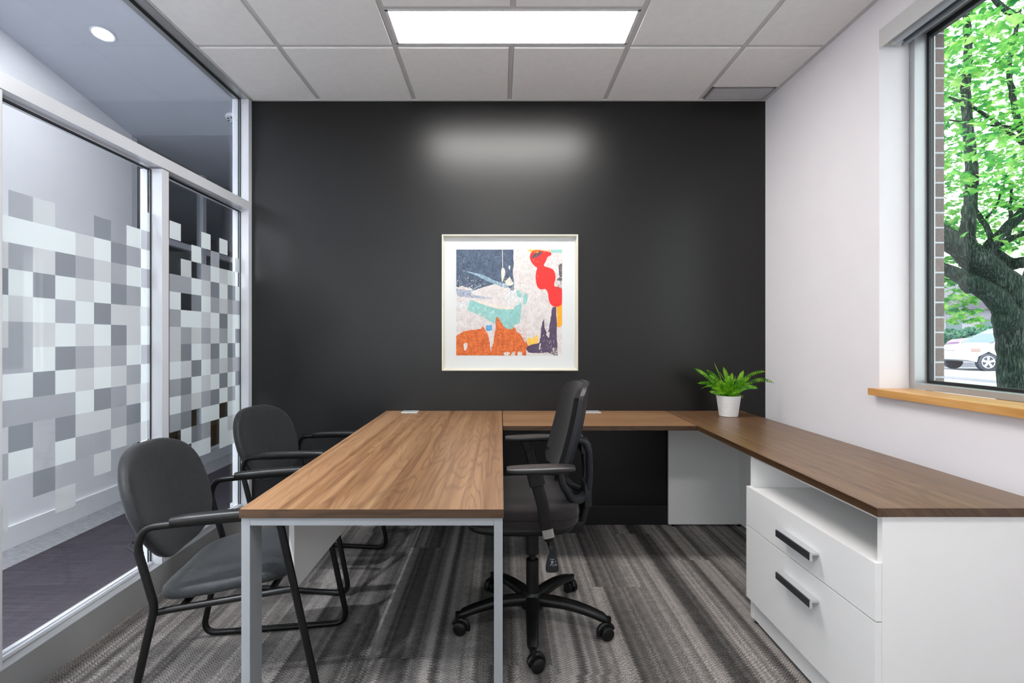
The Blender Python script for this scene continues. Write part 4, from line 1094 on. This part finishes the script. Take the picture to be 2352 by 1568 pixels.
def stroke(pts, r): tube(bm, [(lx + u * 1.45, ly - 0.0043, 0.3215 + (v - 0.3215) * 1.42) for u, v in pts], r * 1.4, 6, sy=0.3)
stroke([(-0.006, 0.3585), (-0.002, 0.3565), (0.003, 0.3565), (0.006, 0.3590)], 0.0007)
stroke([(0.0005, 0.3565), (0.0000, 0.3500), (-0.0045, 0.3520)], 0.0009); stroke([(0.0, 0.3500), (0.005, 0.3515)], 0.0009)
stroke([(-0.001, 0.3500), (-0.0045, 0.3390)], 0.0012); stroke([(0.0, 0.3490), (0.004, 0.3450)], 0.0010); stroke([(-0.001, 0.346), (0.0015, 0.3385)], 0.0009)
stroke([(0.009, 0.3540), (0.009, 0.3480)], 0.0007)
stroke([(0.0045, 0.3445), (0.0045, 0.3400), (0.0060, 0.3400)], 0.0005); stroke([(0.0072, 0.3430), (0.0072, 0.3400)], 0.0005)
stroke([(0.0098, 0.3445), (0.0086, 0.3440), (0.0086, 0.3400)], 0.0005); stroke([(0.0110, 0.3445), (0.0110, 0.3400)], 0.0005); stroke([(0.0080, 0.3425), (0.0122, 0.3425)], 0.0005)
obj('printed_mark', bm, M['logo'], lev, local=True)

# ------------------------------------------------------------------ outside the window
struct('ground', wbox(2.1, 60, -20, 60, -0.4, -0.02), M['ground_mat'])
struct('ground_rear', wbox(-6.3, 2.05, -20, -1.45, -0.4, -0.02), M['ground_mat'])
struct('ground_left', wbox(-40, -6.35, -20, 60, -0.4, -0.02), M['ground_mat'])
struct('kerb', wbox(13.2, 13.5, 0, 60, -0.02, 0.06), M['kerb'])

YT_ = 6.0
t = thing('maple_tree', 'big green maple with forked mossy trunk just outside the window', 'tree', (6.17, YT_, -0.02))
def limb(bm, pix, jit=0.0, seg=14):
    """pix: (px, py, radius in pixels, depth offset)"""
    pts, rr = [], []
    c = [(Vector(P(p[0], p[1], YT_ + p[3])), p[2] / F * (YT_ + p[3]) * 0.72) for p in pix]
    m = len(c)
    for i in range(m - 1):
        a, b = c[max(0, i - 1)], c[i]; d, e = c[i + 1], c[min(m - 1, i + 2)]
        for k in range(5):
            s = k / 5
            f = lambda p0, p1, p2, p3: 0.5 * ((p1 * 2) + (p2 - p0) * s + (p0 * 2 - p1 * 5 + p2 * 4 - p3) * s * s + (p1 * 3 - p0 - p2 * 3 + p3) * s ** 3)
            pts.append(f(a[0], b[0], d[0], e[0])); rr.append(max(0.004, f(a[1], b[1], d[1], e[1]) * (1 + random.uniform(-jit, jit))))
    pts.append(c[-1][0]); rr.append(c[-1][1])
    tube(bm, pts, rr, seg)
bm = B()
limb(bm, [(2352, 1008, 66, 0), (2346, 900, 56, 0), (2340, 800, 56, 0), (2336, 720, 60, 0), (2318, 672, 52, 0), (2278, 628, 42, 0), (2240, 596, 40, 0), (2196, 560, 34, 0.05), (2150, 530, 30, 0.1), (2060, 470, 24, 0.3)], 0.05, 20)
limb(bm, [(2345, 800, 50, 0.05), (2368, 700, 46, 0.1), (2400, 600, 40, 0.2), (2420, 440, 34, 0.3), (2410, 200, 28, 0.4), (2430, -60, 20, 0.5)], 0.04, 16)
limb(bm, [(2320, 730, 34, -0.1), (2292, 690, 31, -0.12), (2258, 664, 28, -0.12), (2225, 646, 24, -0.1), (2190, 626, 20, 0), (2150, 612, 18, 0.1), (2060, 590, 14, 0.3)], 0.05)
limb(bm, [(2222, 585, 30, 0), (2222, 540, 21, 0), (2228, 470, 18, 0), (2232, 400, 17, 0.05), (2224, 300, 14, 0.1), (2218, 200, 12, 0.15), (2224, 100, 10, 0.2), (2215, 0, 8, 0.2), (2200, -150, 6, 0.2)], 0.05)
limb(bm, [(2250, 602, 26, 0), (2275, 565, 18, -0.05), (2305, 530, 15, -0.1), (2335, 502, 15, -0.15), (2372, 462, 14, -0.2), (2440, 400, 11, -0.2)], 0.05)
limb(bm, [(2272, 560, 12, 0.2), (2300, 592, 17, 0.2), (2322, 606, 19, 0.2), (2352, 602, 18, 0.1), (2420, 600, 20, 0.1)], 0.05)
limb(bm, [(2280, 560, 8, 0.3), (2266, 520, 8, 0.4), (2245, 490, 7, 0.5), (2232, 440, 6, 0.6)], 0.05)
limb(bm, [(2262, 590, 11, 0.3), (2300, 560, 9, 0.4), (2340, 540, 9, 0.5), (2400, 520, 7, 0.5)], 0.05)
limb(bm, [(2130, 226, 4, 0.3), (2172, 224, 5, 0.3), (2230, 244, 5, 0.3), (2290, 284, 5.5, 0.3), (2352, 332, 6, 0.3), (2420, 400, 9, 0.3)], 0.05, 8)
limb(bm, [(2270, -20, 6, -0.2), (2300, 16, 8, -0.2), (2352, 44, 9, -0.2), (2420, 80, 12, 0.2)], 0.05, 8)
limb(bm, [(2342, 20, 5, 0.5), (2332, 80, 6, 0.5), (2318, 150, 7, 0.5), (2326, 220, 8, 0.5), (2345, 300, 9, 0.4), (2400, 420, 12, 0.3)], 0.05, 10)
limb(bm, [(2180, 275, 2.5, 0.5), (2240, 285, 3, 0.5), (2310, 290, 4, 0.5), (2340, 300, 5, 0.4)], 0.05, 8)
limb(bm, [(2300, 430, 2.5, 0.5), (2290, 470, 3, 0.5), (2266, 500, 4, 0.4)], 0.05, 8)
limb(bm, [(2326, 420, 3, 0.5), (2320, 480, 5, 0.5), (2322, 520, 5, 0.4), (2310, 560, 7, 0.3)], 0.05, 8)
# burl with a knot hole
bx0 = P(2222, 652, YT_ - 0.2)
superq(bm, lambda x, y, z: tuple(bx0 + Vector((x * 0.085 + 0.02 * y, y * 0.08, z * 0.11))), 1.0, 1.0, 20, 12)
bx1 = P(2316, 730, YT_ - 0.10); superq(bm, lambda x, y, z: tuple(bx1 + Vector((x * 0.165, y * 0.13, z * 0.16))), 1.0, 1.0, 20, 12)
for v in bm.verts:
    v.co += Vector((math.sin(v.co.z * 31 + v.co.y * 17), math.cos(v.co.z * 27 + v.co.x * 13), 0)) * 0.006
trunk = obj('trunk', bm, M['bark'], t, True, angle=180)
bm = B(); kc = P(2218, 660, YT_ - 0.30)
for k in range(2): tube(bm, [kc + Vector((0, 0, 0)), kc + Vector((0.006, 0.02, 0.01))], [0.022, 0.016], 10)
obj('knot_hole', bm, M['soil'], trunk, True, local=False)
# leaves: five-lobed maple leaves spread in layered clusters through the crown
LEAF = [(0, 0), (0.14, 0.05), (0.42, -0.05), (0.34, 0.16), (0.52, 0.40), (0.28, 0.40), (0.22, 0.56), (0.0, 1.0), (-0.22, 0.56), (-0.28, 0.40), (-0.52, 0.40), (-0.34, 0.16), (-0.42, -0.05), (-0.14, 0.05)]
rl = random.Random(11)
verts, faces = [], []
def leaf(c, size, nrm, spin):
    nrm = nrm.normalized(); a = nrm.orthogonal().normalized(); b = nrm.cross(a)
    ca, sa = math.cos(spin), math.sin(spin); u = a * ca + b * sa; v = b * ca - a * sa
    i0 = len(verts)
    for x, y in LEAF:
        verts.append(tuple(c + u * (x * size) + v * ((y - 0.4) * size) + nrm * (-(x * x) * size * 0.35)))
    faces.append(tuple(range(i0, i0 + len(LEAF))))
def cluster(c, r, n, size=(0.07, 0.125)):
    for _ in range(n):
        d = Vector((rl.gauss(0, 1), rl.gauss(0, 1), rl.gauss(0, 0.28))) * r * 0.5
        leaf(c + d, rl.uniform(*size), Vector((rl.gauss(0, 0.5), rl.gauss(0, 0.5), 1.0)), rl.uniform(0, 2 * PI))
cc = Vector((6.5, 6.9, 5.2))
n = 0
while n < 900:
    d = Vector((rl.uniform(-1, 1), rl.uniform(-1, 1), rl.uniform(-1, 1)))
    if not 0.12 < d.length < 1: continue
    c = cc + Vector((d.x * 4.0, d.y * 3.9, d.z * 3.6))
    if c.z < 1.75 + 0.35 * rl.random() or c.x < 2.6: continue
    # keep the middle of the crown open around the fork
    if c.z < 3.2 and c.y < 7.3 and c.z < 1.9 + (8 - c.x) * 0.2: continue
    cluster(c, rl.uniform(0.35, 0.75), 27); n += 1
# hanging sprays seen low beside the brick
for px, py, Y in ((2185, 660, 7.2), (2205, 690, 7.4), (2190, 710, 7.0), (2235, 715, 7.6), (2175, 600, 7.3), (2215, 735, 7.3), (2300, 640, 7.8), (2180, 640, 6.9), (2330, 560, 7.4), (2255, 520, 7.4), (2190, 520, 7.2)):
    cluster(P(px, py, Y), 0.26, 26, (0.10, 0.15))
me = bpy.data.meshes.new('foliage'); me.from_pydata([tuple(Vector(v) - Vector(t.location)) for v in verts], [], faces); me.materials.append(M['leaf'])
fo = bpy.data.objects.new('foliage', me); C.objects.link(fo); fo.parent = t; fo['kind'] = 'stuff'

# parked cars
def car(name, label, loc, rz, paint_, s=1.0):
    t = thing(name, label, 'car', loc, rz)
    prof = [(-2.18, 0.42), (-2.22, 0.62), (-2.15, 0.80), (-1.95, 0.93), (-1.15, 1.04), (-0.55, 1.42), (-0.15, 1.56), (0.9, 1.58), (1.7, 1.46), (2.15, 1.05), (2.22, 0.75), (2.18, 0.42), (1.78, 0.34), (1.72, 0.55), (1.36, 0.74), (1.0, 0.55), (0.94, 0.30), (-0.98, 0.30), (-1.04, 0.55), (-1.38, 0.74), (-1.74, 0.55), (-1.80, 0.34)]
    bm = B(); W = 0.90; rings = []
    for y, k in ((-W, 0), (-W * 0.98, 1), (-0.55, 2), (0.55, 2), (W * 0.98, 1), (W, 0)):
        ring_ = []
        for x, z in prof:
            zz = z; yy = y
            if z > 1.0: yy = y * (1 - 0.30 * (z - 1.0) / 0.58) ; zz = z + (0.02 if k == 2 else -0.02)
            xx = x * (0.985 if k == 0 else 1.0) + (-0.07 if (k == 2 and x < -1.9) else 0)
            ring_.append(bm.verts.new((xx, yy, zz)))
        rings.append(ring_)
    m = len(prof)
    for i in range(5):
        for j in range(m): bm.faces.new((rings[i][j], rings[i][(j + 1) % m], rings[i + 1][(j + 1) % m], rings[i + 1][j]))
    bm.faces.new(rings[0][::-1]); bm.faces.new(rings[-1])
    body = obj('body', bm, paint_, t, True, local=True, angle=35)
    for sgn in (-1, 1):
        def S(u, v, q): return (u, sgn * ((W * (1 - 0.30 * max(0, v - 1.0) / 0.58)) + 0.004 + q), v)
        for poly in ([(-0.98, 1.06), (-0.50, 1.38), (-0.12, 1.49), (0.30, 1.51), (0.30, 1.06)], [(0.38, 1.06), (0.38, 1.51), (0.95, 1.51), (1.15, 1.48), (1.15, 1.06)], [(1.22, 1.06), (1.22, 1.46), (1.60, 1.38), (1.72, 1.12)]):
            bm = B(); prism(bm, poly, S, -0.002, 0.006); obj('side_window', bm, M['car_glass'], t, local=True)
        bm = B(); box(bm, -1.98, -1.66, sgn * W - 0.02, sgn * W + 0.012, 0.76, 0.86, 0.01); obj('headlight', bm, M['lamp_amber'], t, local=True)
        bm = B(); box(bm, 0.05, 0.22, sgn * W - 0.005, sgn * W + 0.02, 0.93, 0.96, 0.005); obj('door_handle', bm, paint_, t, local=True)
        bm = B(); box(bm, -0.98, -0.82, sgn * (W + 0.02) - 0.05, sgn * (W + 0.02) + 0.10, 1.02, 1.14, 0.03); obj('wing_mirror', bm, paint_, t, True, local=True)
        for x in (-1.38, 1.36):
            bm = B(); tube(bm, [(x, sgn * 0.70, 0.335), (x, sgn * 0.72, 0.335), (x, sgn * 0.885, 0.335), (x, sgn * 0.905, 0.335)], [0.30, 0.335, 0.335, 0.305], 32, up=(0, 0, 1))
            wh = obj('wheel', bm, M['tyre'], t, True, local=True)
            bm = B(); tube(bm, [(x, sgn * 0.900, 0.335), (x, sgn * 0.908, 0.335)], [0.06, 0.055], 16)
            for k in range(5):
                a = 2 * PI * k / 5 + 0.3; dx, dz = math.cos(a), math.sin(a)
                tube(bm, [(x + dx * 0.04, sgn * 0.905, 0.335 + dz * 0.04), (x + dx * 0.215, sgn * 0.900, 0.335 + dz * 0.215)], [0.035, 0.055], 8, sy=0.3, up=(0, 1, 0))
            tube(bm, [(x + 0.222 * math.cos(2 * PI * k / 28), sgn * 0.905, 0.335 + 0.222 * math.sin(2 * PI * k / 28)) for k in range(28)], 0.016, 6, closed=True)
            obj('rim', bm, M['rim'], wh, True, local=True)
    bm = B()
    vs = [bm.verts.new(v) for v in ((-1.13, -0.74, 1.075), (-1.13, 0.74, 1.075), (-0.56, 0.62, 1.44), (-0.56, -0.62, 1.44), (-1.13, -0.74, 1.06), (-1.13, 0.74, 1.06), (-0.54, 0.62, 1.42), (-0.54, -0.62, 1.42))]
    for f in ((0, 1, 2, 3), (4, 7, 6, 5), (0, 4, 5, 1), (1, 5, 6, 2), (2, 6, 7, 3), (3, 7, 4, 0)): bm.faces.new([vs[i] for i in f])
    obj('windscreen', bm, M['car_glass'], t, local=True)
    bm = B(); box(bm, -2.245, -2.16, -0.60, 0.60, 0.48, 0.58, 0.01); box(bm, -2.235, -2.14, -0.45, 0.45, 0.70, 0.78, 0.01); obj('grille', bm, M['tyre'], t, local=True)
    t.scale = (s, s, s); return t
yaw = math.radians(-6)
# front wheel of the white car stands where the photo shows it
Yc = 18.4; fw = P(2270, 832, Yc); fw.z = -0.02
d = Vector((math.cos(yaw), math.sin(yaw), 0)); side = Vector((-d.y, d.x, 0))
loc = fw + d * (1.38 * 0.96) + side * 0.90 * 0.96
car('car', 'white hatchback car parked across the street, seen left of the tree trunk', (loc.x, loc.y, -0.02), yaw, M['car_white'], 0.96)
Yc2 = 24.0; p2 = P(2290, 800, Yc2); yaw2 = math.radians(-10)
car('car', 'magenta car parked behind the white car across the street', (p2.x + 0.6, p2.y - 0.1, 0.18), yaw2, M['car_red'])
struct('verge', wbox(16.0, 60, 20.8, 60, -0.02, 0.178), M['kerb'])

# hedge, house
def bush(loc, rx, ry, rz_, label, n=900):
    t = thing('hedge_bush', label, 'bush', loc)
    rb = random.Random(int(loc[0] * 10)); vs, fs = [], []
    for _ in range(n):
        d = Vector((rb.gauss(0, 1), rb.gauss(0, 1), rb.gauss(0, 1))).normalized() * rb.uniform(0.75, 1.0)
        c = Vector((d.x * rx, d.y * ry, rz_ + d.z * rz_)); s = rb.uniform(0.09, 0.2)
        nn = (d + Vector((rb.gauss(0, .5), rb.gauss(0, .5), rb.gauss(0, .5)))).normalized(); a = nn.orthogonal().normalized(); b = nn.cross(a)
        i = len(vs); vs += [tuple(c + a * s), tuple(c + b * s * 0.6), tuple(c - a * s), tuple(c - b * s * 0.6)]; fs.append((i, i + 1, i + 2, i + 3))
    me = bpy.data.meshes.new('foliage'); me.from_pydata(vs, [], fs); me.materials.append(M['hedge'])
    o = bpy.data.objects.new('foliage', me); C.objects.link(o); o.parent = t; o['kind'] = 'stuff'
    bm = B(); tube(bm, [(0, 0, 0), (0, 0, rz_)], [0.08, 0.03], 8); obj('stem', bm, M['bark'], t, local=True)
p = P(2190, 761, 28.5); bush((p.x, p.y, 0.178), 1.6, 1.2, 0.75, 'teal-green rounded bush beyond the parked cars, nearer the brick edge')
p = P(2255, 755, 30); bush((p.x, p.y, 0.178), 1.8, 1.2, 0.85, 'teal-green bush beyond the parked cars, beside the tree trunk')
t = thing('house', 'pale house across the street, low behind the maple leaves', 'house', (35, 39, 0.178))
obj('wall', wbox(30.5, 39.5, 36, 42, 0.178, 3.2), M['house'], t)
bm = B(); prism(bm, [(30.1, 3.2), (39.9, 3.2), (35.0, 5.4)], lambda u, v, q: (u, q, v), 35.6, 42.4); obj('roof', bm, M['roof'], t)
for x in (31.7, 34.1, 36.9): obj('window', wbox(x, x + 1.1, 35.97, 35.9995, 1.3, 2.5), M['car_glass'], t)

# made-up sign and bush standing in for a street reflected in the glass
t = thing('standin_sign', 'made-up white square sign with a curved arrow in a ring, standing in for a reflection', 'traffic sign', (P(29, 860, 6.6).x, 6.6, -0.02))
sx, sy_ = t.location.x, t.location.y; sc = CZ + (CY - 758) * sy_ / F
# the board faces the viewer's side of the street
dv = Vector((-sx, -sy_, 0)).normalized(); sv = Vector((-dv.y, dv.x, 0))
def SG(u, v, q): p_ = Vector((sx, sy_, 0)) + sv * u + dv * q; return (p_.x, p_.y, sc + v)
obj('post', tube(B(), [(sx - dv.x * .04, sy_ - dv.y * .04, -0.02), (sx - dv.x * .04, sy_ - dv.y * .04, sc + 0.05)], 0.02, 10), M['desk_metal'], t, True)
bm = B(); prism(bm, [(-0.085, -0.085), (0.085, -0.085), (0.085, 0.085), (-0.085, 0.085)], SG, 0.0, 0.006); bd = obj('board', bm, M['sign_white'], t)
bm = B()
tube(bm, [SG(0.064 * math.cos(2 * PI * k / 32), 0.064 * math.sin(2 * PI * k / 32), 0.0075) for k in range(32)], 0.0045, 6, closed=True)
tube(bm, [SG(-u, v, 0.0075) for u, v in fillet([(0.03, -0.04), (0.03, 0.0), (0.01, 0.025), (-0.02, 0.026)], 0.02)], 0.005, 6)
prism(bm, [(0.016, 0.044), (0.046, 0.028), (0.016, 0.010)], SG, 0.0065, 0.009)
obj('arrow', bm, M['sign_black'], bd)
p = P(60, 770, 8.4); bush((p.x - 0.6, p.y, -0.02), 1.6, 1.0, 0.95, 'made-up green bush behind the stand-in sign, standing in for a reflection')

# ------------------------------------------------------------------ group names for repeats
for o in bpy.data.objects:
    if o.parent is None and o.name.startswith('hedge_bush'): o['group'] = 'bushes outside'
